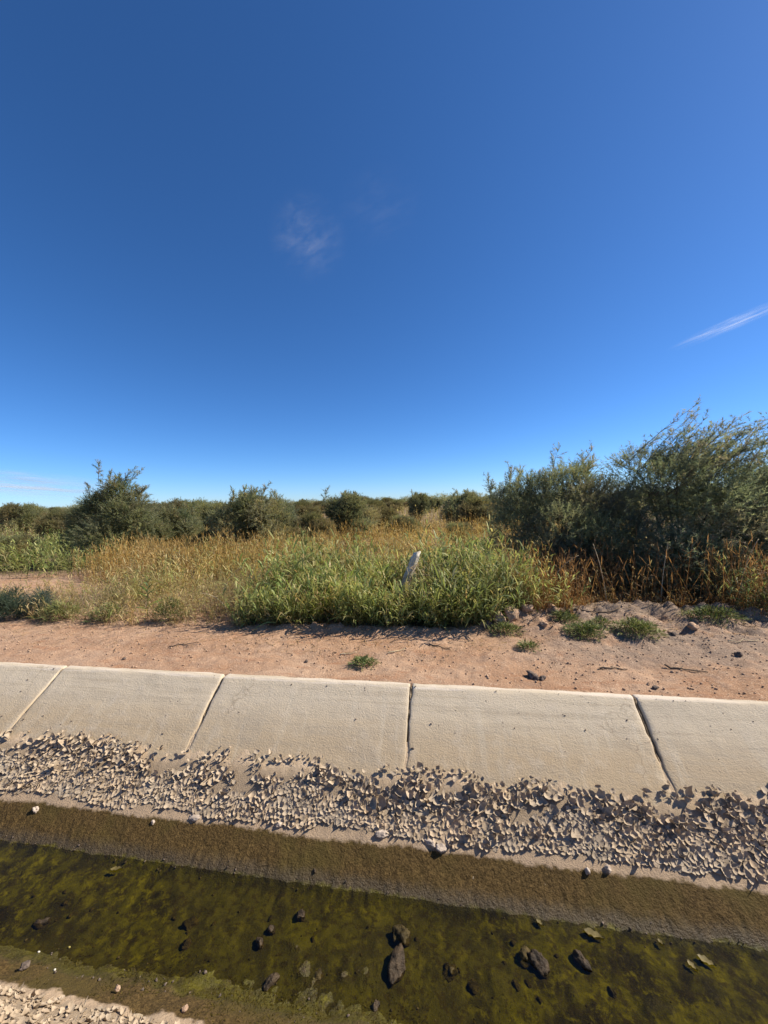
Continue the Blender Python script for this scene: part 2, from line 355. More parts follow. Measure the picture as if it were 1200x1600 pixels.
far_m = [panel_mesh(i+1, 'far') for i in range(7)]; near_m = [panel_mesh(i+20, 'near', 30) for i in range(3)]
def joint_mesh(seed, side):
    t = np.arange(.0, 1.02, .018); o = seed*3.3; a = Acc()
    wob = .005*fbm(t*9+o, t*0, 1., 3)
    rad = np.clip(.0050+.0045*fbm(t*16+o, t*0, 2., 3), .002, .012)
    pts = np.stack([wob, YF-t*CS-SS*(-.020+rad*.4), -t*SS+CS*(-.020+rad*.4)], -1)
    V, F = tube(pts, rad, 7); V = V + .002*np.stack([vnoise(V[:, 1]*60, V[:, 2]*60, k+o) for k in range(3)], -1)
    if side == 'near': V = V*np.array([1, -1, 1])+np.array([0, YF+YN, 0]); F = F[:, ::-1]
    return mesh_np('joint_filler', V, F, smooth=True)
jm = [joint_mesh(i, 'far') for i in range(5)]; jn = joint_mesh(9, 'near')
for i in range(-16, 17):
    for side in ('far', 'near'):
        ms = far_m if side == 'far' else near_m
        p = obj('concrete_panel', ms[(i+30) % len(ms)], M['concrete'], canal); p.location = (JX0+i*PITCHX+GAP/2, 0, 0)
        if side == 'far' and i in (0, 1, 2, 3, -1, 4):
            s = obj('joint_filler', jm[(i+5) % 5], M['sealant'], canal); s.location = (JX0+i*PITCHX, 0, 0)

# ------------------------------------------------------------------ silt and algae bed lying in the canal
MTX = [-6, -3.8, -2.0, -1.25, -.5, .18, .85, 1.4, 1.95, 4]; MTY = [2.68, 2.68, 2.68, 2.68, 2.67, 2.66, 2.66, 2.69, 2.72, 2.72]
def mud_top(x): return np.interp(x, MTX, MTY)
def slope_z(y): return (y-YF)*TS
yb = np.concatenate([np.arange(.62, 1.1, .04), np.arange(1.1, 2.36, .0115), np.arange(2.36, 2.82, .014)])
xb = np.concatenate([-np.geomspace(45, 5.2, 40), np.arange(-5.1, 2.9, .0125), np.geomspace(2.95, 45, 45)])
XB, YB = np.meshgrid(xb, yb, indexing='ij')
def bed_z(x, y):
    n = fbm(x*2.5, y*2.5, 7., 3)
    bed = -.742 + .012*n + .010*np.abs(fbm(x*11, y*11, 3., 3)) - .006*smooth(1.75, 1.95, y)
    fe = mud_top(x)+.05*fbm(x*3.1, x*0, 2., 4)+.03*fbm(x*9, x*0, 2., 3)
    far = slope_z(y) - .005 + .015*smooth(0, .10, fe-y) + .004*fbm(x*6, y*9, 1., 4)
    margin = np.interp(y, [0, .62, 1.33, 1.455, 1.56, 1.70], [-.022, -.066, -.560, -.640, -.704, -.745]) + .008*fbm(x*9, y*11, 2., 4) + (.03*fbm(x*.8, y*0, 3., 2))*smooth(1.2, 1.4, y)*0
    k1 = smooth(2.02, 2.16, y); z = bed*(1-k1)+np.maximum(far, bed)*k1
    k2 = smooth(1.74, 1.52, y); z = z*(1-k2)+np.maximum(margin, bed-.02)*k2
    gran = smooth(2.30, 2.20, y)*smooth(2.05, 2.12, y)+smooth(1.75, 1.6, y)*.9
    z = z + gran*(.0045*fbm(x*38, y*30, 6., 3)) + .002*fbm(x*30, y*30, 8., 2)
    # upper limit of the silt coat, feathered under the slab
    z = np.where(y > fe, np.minimum(z, slope_z(y)-.006-.05*(y-fe)), z)
    ne = .84+.04*fbm(x*4, x*0, 5., 3)
    z = np.where(y < ne, np.minimum(z, -(y-YN)*TS-.012), z)
    return z
ZB = bed_z(XB, YB)
bed = obj('canal_bed', mesh_np('canal_bed', np.stack([XB, YB, ZB], -1).reshape(-1, 3), grid_faces(len(xb), len(yb)), smooth=True), M['bed'])
tag(bed, 'silt bed of the canal with wet brown mud and green algae', kind='structure')
xw = np.linspace(-45, 45, 40); yw = np.linspace(1.36, 2.20, 6); XW, YW = np.meshgrid(xw, yw, indexing='ij')
water = obj('water', mesh_np('water', np.stack([XW, YW, XW*0+WZ], -1).reshape(-1, 3), grid_faces(40, 6), smooth=True), M['water'])
tag(water, 'shallow clear water over olive algae in the canal', kind='structure')

# ------------------------------------------------------------------ dried mud crust: curled flakes on both banks
rng = np.random.default_rng(5)
def plate(poly, curl, axis, ani, th, r):
    """one curled plate from a polygon around the origin (local slope plane): rim raised like a dish, 2 rings, real thickness"""
    m = len(poly); R = np.linalg.norm(poly, axis=1).mean()
    P = np.vstack([[[0, 0]], poly*.58, poly]); q = P/R; rr = (q**2).sum(1); cs = (q[:, 0]*math.cos(axis)+q[:, 1]*math.sin(axis))**2
    z = R*curl*(rr*(1-ani)+2*ani*cs)+R*.05*r.normal(size=len(P))*np.concatenate([[0], np.full(2*m, 1)])
    top = np.column_stack([P*(1-.08*curl*np.minimum(rr, 1.3)[:, None]), z]); bot = top-np.array([0, 0, th]); n = len(top); i = np.arange(m); j = (i+1) % m
    T = np.vstack([np.column_stack([i*0, 1+i, 1+j]), np.column_stack([1+i, 1+m+i, 1+m+j]), np.column_stack([1+i, 1+m+j, 1+j])])
    k0 = 2*n; sd = np.vstack([np.column_stack([k0+i, k0+m+i, k0+m+j]), np.column_stack([k0+i, k0+m+j, k0+j])])
    return np.vstack([top, bot, top[1+m:], bot[1+m:]]), np.vstack([T, T[:, ::-1]+n, sd])
PL_ = []                                # (position, rotation, local verts, faces, size)
def tessellate(d, x0, x1, w0, w1, accept, place):
    """jittered hexagonal cells over the slope plane (x, w = distance along slope), so plates share their cracks"""
    nx, nw = int((x1-x0)/d), int((w1-w0)/(d*.866)); I, J = np.meshgrid(np.arange(nx), np.arange(nw), indexing='ij')
    cx = x0+(I+.5*(J % 2))*d+rng.uniform(-.46, .46, I.shape)*d; cw = w0+J*d*.866+rng.uniform(-.46, .46, I.shape)*d
    wx, ww = fbm(cx*7, cw*9, 3., 3), fbm(cx*7, cw*9, 8., 3); cx = cx+.9*d*wx; cw = cw+.7*d*ww
    C = np.stack([cx, cw], -1)
    for i in range(1, nx-2):
        for j in range(1, nw-1):
            o = j % 2; nb = [(i+1, j), (i+o, j+1), (i-1+o, j+1), (i-1, j), (i-1+o, j-1), (i+o, j-1)]
            c = C[i, j]; inf = accept(c[0], c[1])
            if inf is None: continue
            q = [C[a] for a in nb]; poly = np.array([(c+q[k]+q[(k+1) % 6])/3 for k in range(6)])-c
            nxt = np.roll(poly, -1, 0); mid = (poly+nxt)/2+rng.normal(0, .07*d, poly.shape)
            poly = np.stack([poly, mid], 1).reshape(-1, 2)*rng.uniform(.96, 1.18)*rng.uniform(.88, 1.1, (12, 1)); ctr = poly.mean(0)
            place(c+ctr, poly-ctr, inf)
def far_accept(x, w):
    y = YF-w*CS; top = far_top(x); lo = 2.316+.012*math.sin(x*9)+.008*math.sin(x*23)
    tt = (y-lo)/(top-lo)
    if tt < 0 or tt > 1: return None
    pa = float(np.interp(x, LUTX, LUTP[int(min(7, max(0, tt*8)))]))
    sp = .50+.3*float(np.interp(x, LUTX, LUTS))
    if tt > sp and pa < -.55+.95*max(0, tt-.6): return None
    if rng.random() < (.04 if tt < sp else .10): return None
    return tt, sp
LUTX = np.arange(-5.2, 3.2, .02); LUTP = [fbm(LUTX*4.5, LUTX*0+k*.55, 11., 3) for k in range(8)]; LUTS = .5*fbm(LUTX*2.7, LUTX*0, 33., 3); LUTT = .05*fbm(LUTX*3.1, LUTX*0, 2., 4)
def far_top(x): return float(np.interp(x, MTX, MTY))+float(np.interp(x, LUTX, LUTT))
def frame(side, az, tilt):
    nrm = np.array([0, -SS, CS]) if side == 'far' else np.array([0, SS, CS]); ex = np.array([1., 0, 0]); ey = np.cross(nrm, ex)
    B = Matrix((ex, ey, nrm)).transposed(); return np.array(B @ Matrix.Rotation(tilt, 3, Vector((math.cos(az), math.sin(az), 0))))
def far_place(c, poly, inf):
    tt, sp = inf; up_ = tt > sp
    sc = 1.0 if not up_ else rng.uniform(.75, 1.15)
    if tt > .88: sc *= .7
    poly = poly*sc; R = np.linalg.norm(poly, axis=1).mean()
    curl = abs(rng.normal(.52, .26)) if up_ else abs(rng.normal(.28, .17)); tilt = abs(rng.normal(0, .36 if up_ else .20))
    if not up_ and rng.random() < .06: curl += .4; tilt += .35
    V, F = plate(poly, min(curl, 1.1), rng.uniform(0, 3.14), rng.uniform(0, .8), .0022, rng)
    y = YF-c[1]*CS; nz = .011+R*(.35*math.sin(tilt)+.02)
    p = np.array([c[0], y, slope_z(y)])+nz*np.array([0, -SS, CS])
    PL_.append((p, frame('far', rng.uniform(0, 6.28), tilt), V*np.array([1, 1, 1]), F, R))
def run_far(d, lower):
    tessellate(d, -5.0, 3.0, (YF-2.82)/CS, (YF-2.30)/CS, lambda x, w: (lambda q: q if q and ((q[0] <= q[1]) == lower) else None)(far_accept(x, w)), lambda c, p, i: far_place(c, p*np.array([1, -1]), i))
run_far(.029, True); run_far(.040, False)
for k in range(330):                    # loose curled chips lying over the crust
    x = rng.uniform(-4.8, 2.8); t = rng.beta(2.8, 1.5); y = 2.33+t*(far_top(x)-2.33); m = 12; an = np.sort(rng.uniform(0, 6.28, m)); R = rng.gamma(5, .0036)
    R = min(max(R, .006), .032); poly = np.column_stack([np.cos(an), np.sin(an)*rng.uniform(.5, 1)])*(R*rng.uniform(.75, 1.2, (m, 1))); tilt = abs(rng.normal(.2, .45))
    V, F = plate(poly, min(1.1, abs(rng.normal(.65, .3))), rng.uniform(0, 3.14), rng.uniform(.2, 1), .002, rng)
    PL_.append((np.array([x, y, slope_z(y)])+(.014+R*(.4*math.sin(min(tilt, 1.4))+.1))*np.array([0, -SS, CS]), frame('far', rng.uniform(0, 6.28), min(tilt, 1.4)), V, F, R))

def near_accept(x, w):
    y = YN+w*CS
    return (0, 1) if 0.9 < y < 1.345 and rng.random() > .10 else None
def near_place(c, poly, inf):
    y = YN+c[1]*CS; tilt = abs(rng.normal(0, .2)); V, F = plate(poly*rng.uniform(.6, 1), abs(rng.normal(.4, .2)), rng.uniform(0, 3.1), rng.uniform(0, .8), .0022, rng)
    z = ZB[np.searchsorted(xb, c[0]), np.searchsorted(yb, y)]; PL_.append((np.array([c[0], y, z+.004]), frame('near', rng.uniform(0, 6.28), tilt), V, F, .01))
tessellate(.028, -4.2, 2.2, .5, 1.10, near_accept, near_place)
crust = empty('dried_mud', (0, 2.4, -.53)); tag(crust, 'crust of curled dry mud flakes along both canal sides', kind='structure')
off = np.array([0, 2.4, -.53])
inview = [i for i, q in enumerate(PL_) if q[0][1] > 2 and -3.5 < q[0][0] < 1.75]
inview.sort(key=lambda i: -PL_[i][4]/max(.8, np.linalg.norm(PL_[i][0]-np.array([0, 0, EYE]))))
single = set(inview[:300]); acc = Acc()
for i, (p, Rm, V, F, R) in enumerate(PL_):
    if i in single:
        o = obj('mud_flake', mesh_np('mud_flake', V, F, smooth=True), M['flake'], crust); m4 = Matrix(Rm.tolist()).to_4x4(); m4.translation = Vector(p-off); o.matrix_local = m4
    else: acc.add(V@Rm.T+p-off, F)
rest = obj('mud_flakes', acc.mesh('mud_flakes', True), M['flake'], crust); tag(rest, kind='stuff')

# ------------------------------------------------------------------ algae strands on the near margin
rng = np.random.default_rng(8); n = 22000
x = rng.uniform(-4.2, 2.2, n); y = rng.normal(1.55, .08, n); y = np.clip(y, 1.40, 1.76)
keep = fbm(x*4, y*6, 31., 3) > -.35+1.6*np.clip(1.52-y, 0, 1)*2; x, y = x[keep], y[keep]; n = len(x)
P = np.stack([x, y, bed_z(x, y)-.002], -1); D = np.stack([rng.normal(.1, .7, n), rng.normal(-.1, .6, n), np.full(n, .45)], -1)
col = np.array([.062, .048, .010])*rng.uniform(.5, 1.4, (n, 1))*np.array([1, 1, 1])
V, F, C = strips(P, D, rng.uniform(.008, .024, n), rng.uniform(.0025, .005, n), rng.uniform(.2, .7, n), 2, col, rng)
alg = obj('algae', mesh_np('algae', V, F, C), M['algae']); tag(alg, 'short olive algae strands along the near water margin', 'algae', kind='stuff')

# ------------------------------------------------------------------ stones in and beside the water
def ico(sub):
    import bmesh
    b = bmesh.new(); bmesh.ops.create_icosphere(b, subdivisions=sub, radius=1.0)
    V = np.array([v.co[:] for v in b.verts]); F = np.array([[v.index for v in q.verts] for q in b.faces]); b.free(); return V, F
I4, I3, I2 = ico(4), ico(3), ico(2)
def rock_mesh(name, seed, size, rough=.22, base=I4, facets=5):
    r = np.random.default_rng(seed); V = base[0].copy()
    for k in range(facets):                                  # broken faces
        d = norm(r.normal(size=3)); h = r.uniform(.62, .9); q = V@d; V = V - np.clip(q-h, 0, None)[:, None]*d*.85
    V = V*(1+rough*fbm(V[:, 0]*1.7+seed, V[:, 1]*1.7, V[:, 2]*1.7, 4)[:, None]) + .03*norm(V)*fbm(V[:, 0]*9+seed, V[:, 1]*9, V[:, 2]*9, 3)[:, None]
    return mesh_np(name, V*np.array(size), base[1], smooth=True)
def rock(seed, x, y, z, size, rz, label, mat='stone', rough=.22, name='stone', cat='stone', group=None, base=I4):
    o = obj(name, rock_mesh(name, seed, size, rough, base), M[mat]); o.location = (x, y, z); o.rotation_euler = (0, 0, rz); return tag(o, label, cat, group)
wz = -.748
rock(1, -.287, 1.93, wz+.016, (.050, .044, .036), .3, 'round mossy stone behind the largest stone in the water', 'mossy')
rock(2, -.290, 1.795, wz+.022, (.048, .080, .048), -.15, 'largest dark wet stone, oblong, in the middle of the water')
rock(3, .335, 1.925, wz+.012, (.042, .040, .036), .5, 'mossy half of the touching pair of stones right of centre', 'mossy')
rock(4, .388, 1.897, wz+.018, (.040, .052, .046), .9, 'pale-topped wet stone of the touching pair right of centre')
rock(5, .600, 1.940, wz+.012, (.032, .052, .034), .6, 'elongated dark stone alone right of the touching pair')
rock(6, -.852, 1.952, wz+.014, (.028, .026, .028), .2, 'small pointed wet stone standing near the far waterline')
rock(7, -1.012, 1.79, wz+.014, (.022, .030, .028), .4, 'small sharp stone, nearer of the two left of centre')
rock(8, -.985, 1.862, wz+.010, (.022, .026, .026), 1.2, 'small stone, farther of the two left of centre')
rock(9, -.880, 1.645, wz+.016, (.024, .046, .030), -.5, 'flat elongated stone at the near algae margin')
rock(10, -.662, 1.700, wz+.006, (.036, .032, .028), .1, 'low rounded mossy stone between the near margin and midstream', 'mossy')
rock(11, -2.262, 1.715, wz+.014, (.038, .026, .026), .4, 'lone grey stone in the water at the far left')
rock(12, -.040, 1.825, wz+.004, (.040, .036, .026), .7, 'brown crusted stone right of the largest stone', 'mossy', .4)
rock(13, .075, 1.782, wz-.004, (.034, .036, .024), .7, 'sunken dark stone nearest to the brown crusted one', 'mossy')
rock(14, -.366, 1.628, wz+.014, (.020, .028, .030), 0, 'upright little stone at the bottom edge below the largest one')
rock(15, .268, 1.812, wz-.001, (.022, .030, .022), .2, 'left of two small sunken stones below the touching pair', 'mossy')
rock(16, .322, 1.822, wz-.004, (.022, .028, .020), 1.2, 'right of two small sunken stones below the touching pair', 'mossy')
rock(17, .52, 1.80, wz-.003, (.020, .034, .022), .4, 'slim sunken stone below the elongated stone', 'mossy')
rock(18, .70, 1.84, wz+.006, (.012, .026, .018), .5, 'slender wet stone chip right of the slim sunken stone')
rock(19, -1.45, 1.84, wz+.000, (.036, .032, .024), .4, 'low algae covered stone in the left midstream', 'mossy')
rock(20, -1.40, 1.74, wz+.003, (.026, .024, .022), 1.4, 'small black stone below the low algae covered one', 'stone')
rock(21, -.845, 2.165, -.690, (.014, .018, .018), .4, 'small stone on the wet mud above the pointed stone')
rock(22, -.455, 2.330, -.556, (.040, .024, .022), .3, 'smooth pale stone on the dry waterline below the middle joint', 'drystone')
rock(23, -.150, 2.322, -.566, (.044, .022, .016), -.4, 'left of two pale flat stones lying at the dry waterline', 'drystone')
rock(24, -.085, 2.300, -.572, (.034, .026, .018), -.3, 'right of two pale flat stones lying at the dry waterline', 'drystone')
rock(25, -1.138, 2.322, -.566, (.026, .018, .016), .2, 'small pale stone at the waterline left of the smooth one', 'drystone')
rock(26, -1.744, 2.312, -.576, (.050, .022, .014), .1, 'long flat pale stone at the waterline on the left', 'drystone')
rock(27, .743, 2.284, -.592, (.014, .018, .020), .2, 'left of two small chips on wet mud at right', 'drystone')
rock(28, .857, 2.300, -.580, (.020, .018, .022), .5, 'right of two small chips on wet mud at right', 'drystone')
rock(29, -2.975, 2.256, -.612, (.020, .020, .020), .5, 'white curled chip on the wet mud at far left', 'drystone', .5)
rock(30, -2.035, 2.269, -.604, (.012, .014, .014), .5, 'tiny tan chip on the wet mud left of the flat stone', 'drystone')
rock(31, -1.16, 1.42, -.605, (.015, .013, .011), .2, 'tan clod on the near mud bank at bottom left', 'clod')
rock(32, -1.52, 1.45, -.622, (.011, .014, .009), .9, 'tan chip half sunk in near mud bank', 'clod')
rock(33, -2.05, 1.47, -.632, (.022, .018, .012), .9, 'dark flat chip lying on the near mud bank', 'darkclod')
for k, (x, y) in enumerate([(-2.12, 1.585), (-2.0, 1.64), (-1.92, 1.50)]):
    o = obj('shell', rock_mesh('shell', 60+k, (.007, .005, .004), .15, I2), M['shell']); o.location = (x, y, float(bed_z(np.array([x]), np.array([y]))[0])+.004)
    tag(o, ['largest white shell on the near algae margin at left', 'small white shell farthest out on the left algae margin', 'small white shell lowest on the left mud bank'][k], 'shell')
rng = np.random.default_rng(77)          # loose grit too small to count
def scatter(name, xy, zf, smin, smax, mat, label, cat, seed, flat=.7, sink=.2):
    r = np.random.default_rng(seed); a = Acc(); base = I2 if False else ico(1)
    vs = [base[0]*(1+.3*r.normal(size=(len(base[0]), 1)))*np.array([1, r.uniform(.6, 1), flat]) for _ in range(8)]
    zz = zf(xy[:, 0], xy[:, 1])
    for i, (x, y) in enumerate(xy):
        s = smin*(smax/smin)**(r.random()**2.2); an = r.uniform(0, 6.28); c, t = math.cos(an), math.sin(an)
        a.add((vs[i % 8]@np.array([[c, t, 0], [-t, c, 0], [0, 0, 1]]))*s+np.array([x, y, zz[i]+s*flat*(1-sink*2)]), base[1])
    o = obj(name, a.mesh(name), mat); return tag(o, label, cat, kind='stuff')
n = 420; x = rng.uniform(-3.6, 2.2, n); y = np.where(rng.random(n) < .55, rng.normal(1.56, .07, n), rng.normal(2.11, .02, n))
scatter('mud_grit', np.stack([x, y], -1), bed_z, .002, .010, M['darkclod'], 'fine grit along both water margins', 'grit', 3)

n = 70; x = rng.uniform(-3.2, 2.0, n); y = rng.uniform(1.66, 2.06, n)
scatter('sunken_pebbles', np.stack([x, y], -1), bed_z, .004, .017, M['mossy'], 'small dark pebbles sunk in the algae on the canal floor', 'pebbles', 4, .6, .35)
# sodden leaves on the water
def leaf_card(name, x, y, z, L, Wd, rz, label):
    t = np.linspace(0, 1, 9); w = Wd*np.sin(np.pi*t**.8)*(1-.25*t); V = []
    for s in (1, 0, -1):
        for i in range(9): V.append([(t[i]-.5)*L, s*w[i]*.8*(1+.35*math.sin(i*2.3+s*2+x*9)), .004*abs(s)+.006*(t[i]-.5)**2])
    V = np.array(V); V2 = V-np.array([0, 0, .0012]); F = []
    for a in (0, 1):
        for i in range(8): F.append([a*9+i, a*9+i+1, (a+1)*9+i+1, (a+1)*9+i])
    F = np.array(F); F = np.vstack([F, F[:, ::-1]+27])
    o = obj(name, mesh_np(name, np.vstack([V, V2]), F, smooth=True), M['deadleaf']); o.location = (x, y, z); o.rotation_euler = (0, 0, rz); return tag(o, label, 'leaf')
leaf_card('fallen_leaf', 1.191, 2.02, WZ+.002, .075, .022, -.5, 'largest yellowed leaf afloat at far right')
leaf_card('fallen_leaf', 1.112, 1.990, WZ+.002, .050, .015, -1.0, 'smaller yellowed leaf close left of the largest leaf')
leaf_card('fallen_leaf', .438, 2.085, WZ+.002, .045, .013, -.7, 'small leaf afloat at the waterline behind the stone pair')
leaf_card('fallen_leaf', .70, 2.068, WZ+.002, .10, .024, -.3, 'long brown leaf afloat along the far waterline')
leaf_card('fallen_leaf', 1.018, 2.075, WZ+.002, .035, .012, -.9, 'tiny pale leaf at the waterline on the right')
leaf_card('fallen_leaf', -2.105, 2.040, WZ+.002, .075, .018, .3, 'lone leaf afloat near the waterline on the left')

# ------------------------------------------------------------------ clods, twigs and litter on the dirt bank
def gz(x, y): return float(ground_z(np.array([x]), np.array([y]))[0])
def clod(seed, x, y, size, label, mat='clod', rough=.45):
    return rock(seed, x, y, gz(x, y)+size[2]*.45, size, seed*1.3, label, mat, rough, 'earth_clod', 'clod', None, I3)
clod(101, .700, 3.455, (.052, .036, .034), 'dark crumbly clod on the dirt just above the canal rim', 'darkclod', .6)
clod(102, .770, 3.440, (.028, .026, .022), 'smaller dark clod touching the crumbly one at right', 'darkclod', .6)
clod(103, .636, 3.215, (.020, .018, .014), 'tiny dark clod lying on the concrete rim', 'darkclod')
clod(104, 2.316, 4.465, (.050, .036, .034), 'grey clod below the green weed mats at right', 'darkclod')
clod(105, 2.678, 4.063, (.036, .028, .026), 'lone grey clod near the right edge of the dirt', 'darkclod')
clod(106, .56, 4.70, (.10, .07, .075), 'large pale clod at the left end of the rough verge')
clod(107, .74, 4.78, (.13, .08, .085), 'largest broken clod on the verge beside the reeds')
clod(108, .92, 4.92, (.09, .07, .06), 'pale clod on the verge right of the largest broken one')
clod(109, .42, 4.62, (.07, .05, .045), 'dark low clod against the reed bases', 'darkclod')
clod(110, 1.06, 4.60, (.055, .040, .036), 'brown clod above the leftmost rough weeds')
clod(111, 1.62, 4.78, (.075, .050, .040), 'flat clod between the two bright weed mats')
clod(112, 2.60, 4.62, (.060, .045, .040), 'clod left of the rightmost weed mat', 'clod')
clod(113, 1.25, 5.02, (.085, .055, .05), 'pale clod at the foot of the red brown stalks')
clod(114, -3.36, 3.46, (.016, .013, .012), 'tiny clod on the dirt at far left by the rim', 'darkclod')
clod(115, -1.42, 3.60, (.022, .018, .016), 'small dark clod left of the lone rim weed', 'darkclod')
clod(116, 1.62, 3.36, (.026, .020, .017), 'small clod resting near the right joint on the dirt', 'darkclod')
def twig(seed, x, y, L, ang, r0, label, mat='twig', fork=True):
    r = np.random.default_rng(seed); t = np.linspace(-.5, .5, 9); c, s = math.cos(ang), math.sin(ang)
    lat = .06*L*np.cumsum(r.normal(size=9))*.5; px = x+t*L*c-lat*s; py = y+t*L*s+lat*c
    pz = ground_z(px, py)+r0*.9+np.abs(r.normal(0, .006, 9)); a = Acc()
    pts = np.stack([px, py, pz], -1); a.add(*tube(pts, np.linspace(r0, r0*.45, 9), 6))
    if fork:
        for k in (3, 5):
            q = np.linspace(0, 1, 5)[:, None]; d = np.array([c*.6-s*(.8 if k == 3 else -.8), s*.6+c*(.8 if k == 3 else -.8), .15])*L*.22
            a.add(*tube(pts[k]+q*d, np.linspace(r0*.6, r0*.25, 5), 5))
    return tag(obj('twig', a.mesh('twig', True), M[mat]), label, 'twig')
twig(1, 1.70, 4.98, .72, .12, .010, 'longest dead twig lying on the verge above the weed mats')
twig(2, 1.43, 3.66, .24, .05, .008, 'short dark twig lying right of the crumbly clod')
twig(3, 2.05, 3.75, .30, -.15, .009, 'dark twig on the dirt near the right edge', 'twig')
twig(4, -2.93, 3.83, .34, .22, .006, 'slim dark twig on the dirt at left')
twig(5, -3.62, 3.62, .16, -.9, .004, 'thin bent twig on the dirt at far left', 'twig', False)
twig(6, -.54, 3.85, .20, .5, .007, 'pale broken stalk on the dirt in the middle', 'straw', False)
twig(7, -1.04, 3.80, .18, .35, .006, 'short straw lying left of the broken stalk', 'straw', False)
twig(8, -.10, 4.12, .26, -.25, .008, 'dark forked twig below the green reeds')
twig(9, 2.9, 4.35, .30, .1, .006, 'thin straw at the right edge of the verge', 'straw', False)
n = 13000; x = rng.uniform(-8, 5, n); y = 3.225+rng.random(n)**.85*2.2; k = rng.random(n) < (.45+.55*smooth(.2, 1.5, x))
scatter('dirt_crumbs', np.stack([x, y], -1)[k], ground_z, .003, .015, M['clod'], 'loose crumbs of earth scattered over the dirt bank', 'crumbs', 5)
n = 170; x = rng.uniform(-4.6, 2.8, n); t = rng.random(n)**1.6*.55; y = YF-t*CS
scatter('slope_grit', np.stack([x, y], -1), lambda a, b: slope_z(b), .002, .009, M['darkclod'], 'dark specks of grit lying on the concrete slope', 'grit', 9)
n = 4200; x = rng.uniform(-8, 5, n); y = veg_edge(x)-1.0*rng.random(n)**2.0+.25; an = rng.uniform(0, np.pi, n)
P = np.stack([x, y, ground_z(x, y)+.006], -1); D = np.stack([np.cos(an), np.sin(an), rng.normal(0, .06, n)], -1)
V, F, C = strips(P, D, rng.uniform(.02, .13, n), rng.uniform(.003, .007, n), np.full(n, .0), 2, np.array([.40, .29, .17])*rng.uniform(.3, 1.2, (n, 1)), rng, wprof=lambda t: 1-.6*t)
lit = obj('straw_litter', mesh_np('straw_litter', V, F, C), M['dry']); tag(lit, 'broken straw and leaf litter at the edge of the vegetation', 'litter', kind='stuff')

# ------------------------------------------------------------------ plants
def pal(rng, n, cols, wts, jit=.18):
    c = np.array(cols)[rng.choice(len(cols), n, p=np.array(wts)/sum(wts))]
    return c*(1+jit*rng.normal(size=(n, 1)))*(1+.06*rng.normal(size=(n, 3)))
GREEN = [(.185, .245, .070), (.250, .310, .095), (.340, .370, .140), (.120, .170, .062), (.48, .44, .22)]
GOLD = [(.60, .45, .215), (.54, .37, .165), (.66, .53, .29), (.40, .26, .12), (.46, .42, .19)]
RUST = [(.33, .19, .100), (.26, .145, .08), (.46, .34, .20), (.20, .125, .078), (.40, .245, .13)]
TAN = [(.46, .36, .21), (.36, .27, .155), (.56, .45, .28), (.26, .20, .12), (.28, .27, .12)]
def reeds(xy, hmin, hmax, nleaf, lleaf, wleaf, cols, wts, stemcol, rng, droop=(.2, .7), lean=.14, stemw=.006, spread=.8, hmul=None, lowleaf=.12, plume=0, patch=.55, up_el=.75):
    """stems with alternate leaves; returns (V, F, C)"""
    n = len(xy); h = rng.uniform(hmin, hmax, n)
    if hmul is not None: h = h*hmul
    h = h*(.86+.30*np.clip(fbm(xy[:, 0]*1.3, xy[:, 1]*1.3, 61., 3), -.8, .8))
    B = np.column_stack([xy, ground_z(xy[:, 0], xy[:, 1])-.01]); ln = rng.normal(0, lean, (n, 2)); ln[:, 0] -= .03
    D = norm(np.column_stack([ln, np.ones(n)])); bend = rng.uniform(0, .12, n)
    bc = pal(rng, n, cols, wts, .1); a = Acc()
    pn = fbm(xy[:, 0]*.75, xy[:, 1]*.75, 41., 3); bc = bc*(1+.35*np.clip(fbm(xy[:, 0]*1.6, xy[:, 1]*1.6, 51., 2), -.8, .8))[:, None]
    gk = (smooth(.1, .5, pn)*patch)[:, None]; bc = bc*(1-gk)+np.array([.185, .195, .085])*gk
    sc = np.array(stemcol)*rng.uniform(.6, 1.25, (n, 1))
    side = norm(np.column_stack([rng.normal(size=(n, 2)), np.zeros(n)]))
    V, F, C = strips(B, D, h, np.full(n, stemw), bend, 3, sc, rng, side=side, wprof=lambda t: 1-.6*t); a.add(V, F, C)
    V, F, C = strips(B, D, h, np.full(n, stemw), bend, 3, sc, rng, side=np.cross(D, side), wprof=lambda t: 1-.6*t); a.add(V, F, C)
    for k in range(nleaf):
        t = lowleaf+(1-lowleaf)*(k+rng.uniform(0, .9, n))/nleaf; t = np.clip(t, 0, 1)
        P = B+D*(h*t)[:, None]; P[:, 2] -= bend*h*t*t
        az = rng.uniform(0, 2*np.pi, n); el = rng.normal(up_el, .3, n)+.35*t
        LD = np.column_stack([np.cos(az)*spread, np.sin(az)*spread, np.tan(np.clip(el, .05, 1.25))*.8])
        lc = bc*.6+.4*pal(rng, n, cols, wts, .2)
        L = lleaf*rng.uniform(.55, 1.2, n)*(1-.45*t)
        V, F, C = strips(P, LD, L, wleaf*rng.uniform(.6, 1.25, n), rng.uniform(*droop, n), 3, lc, rng); a.add(V, F, C)
    if plume:
        P = B+D*(h*.93)[:, None]; P[:, 2] -= bend*h*.87
        for k in range(plume):
            V, F, C = strips(P, D+rng.normal(0, .16, (n, 3)), rng.uniform(.08, .2, n), rng.uniform(.006, .014, n), rng.uniform(.05, .3, n), 2, sc*1.1, rng); a.add(V, F, C)
    return np.concatenate(a.V), np.concatenate(a.F), np.concatenate(a.C)
def area(rng, n, x0, x1, y0, y1, keep=None):
    x = rng.uniform(x0, x1, n*3); y = rng.uniform(y0, y1, n*3); k = y > veg_edge(x)+.02+.16*fbm(x*2.6, x*0, 7., 3)
    if keep is not None: k &= keep(x, y)
    return np.column_stack([x, y])[k][:n]
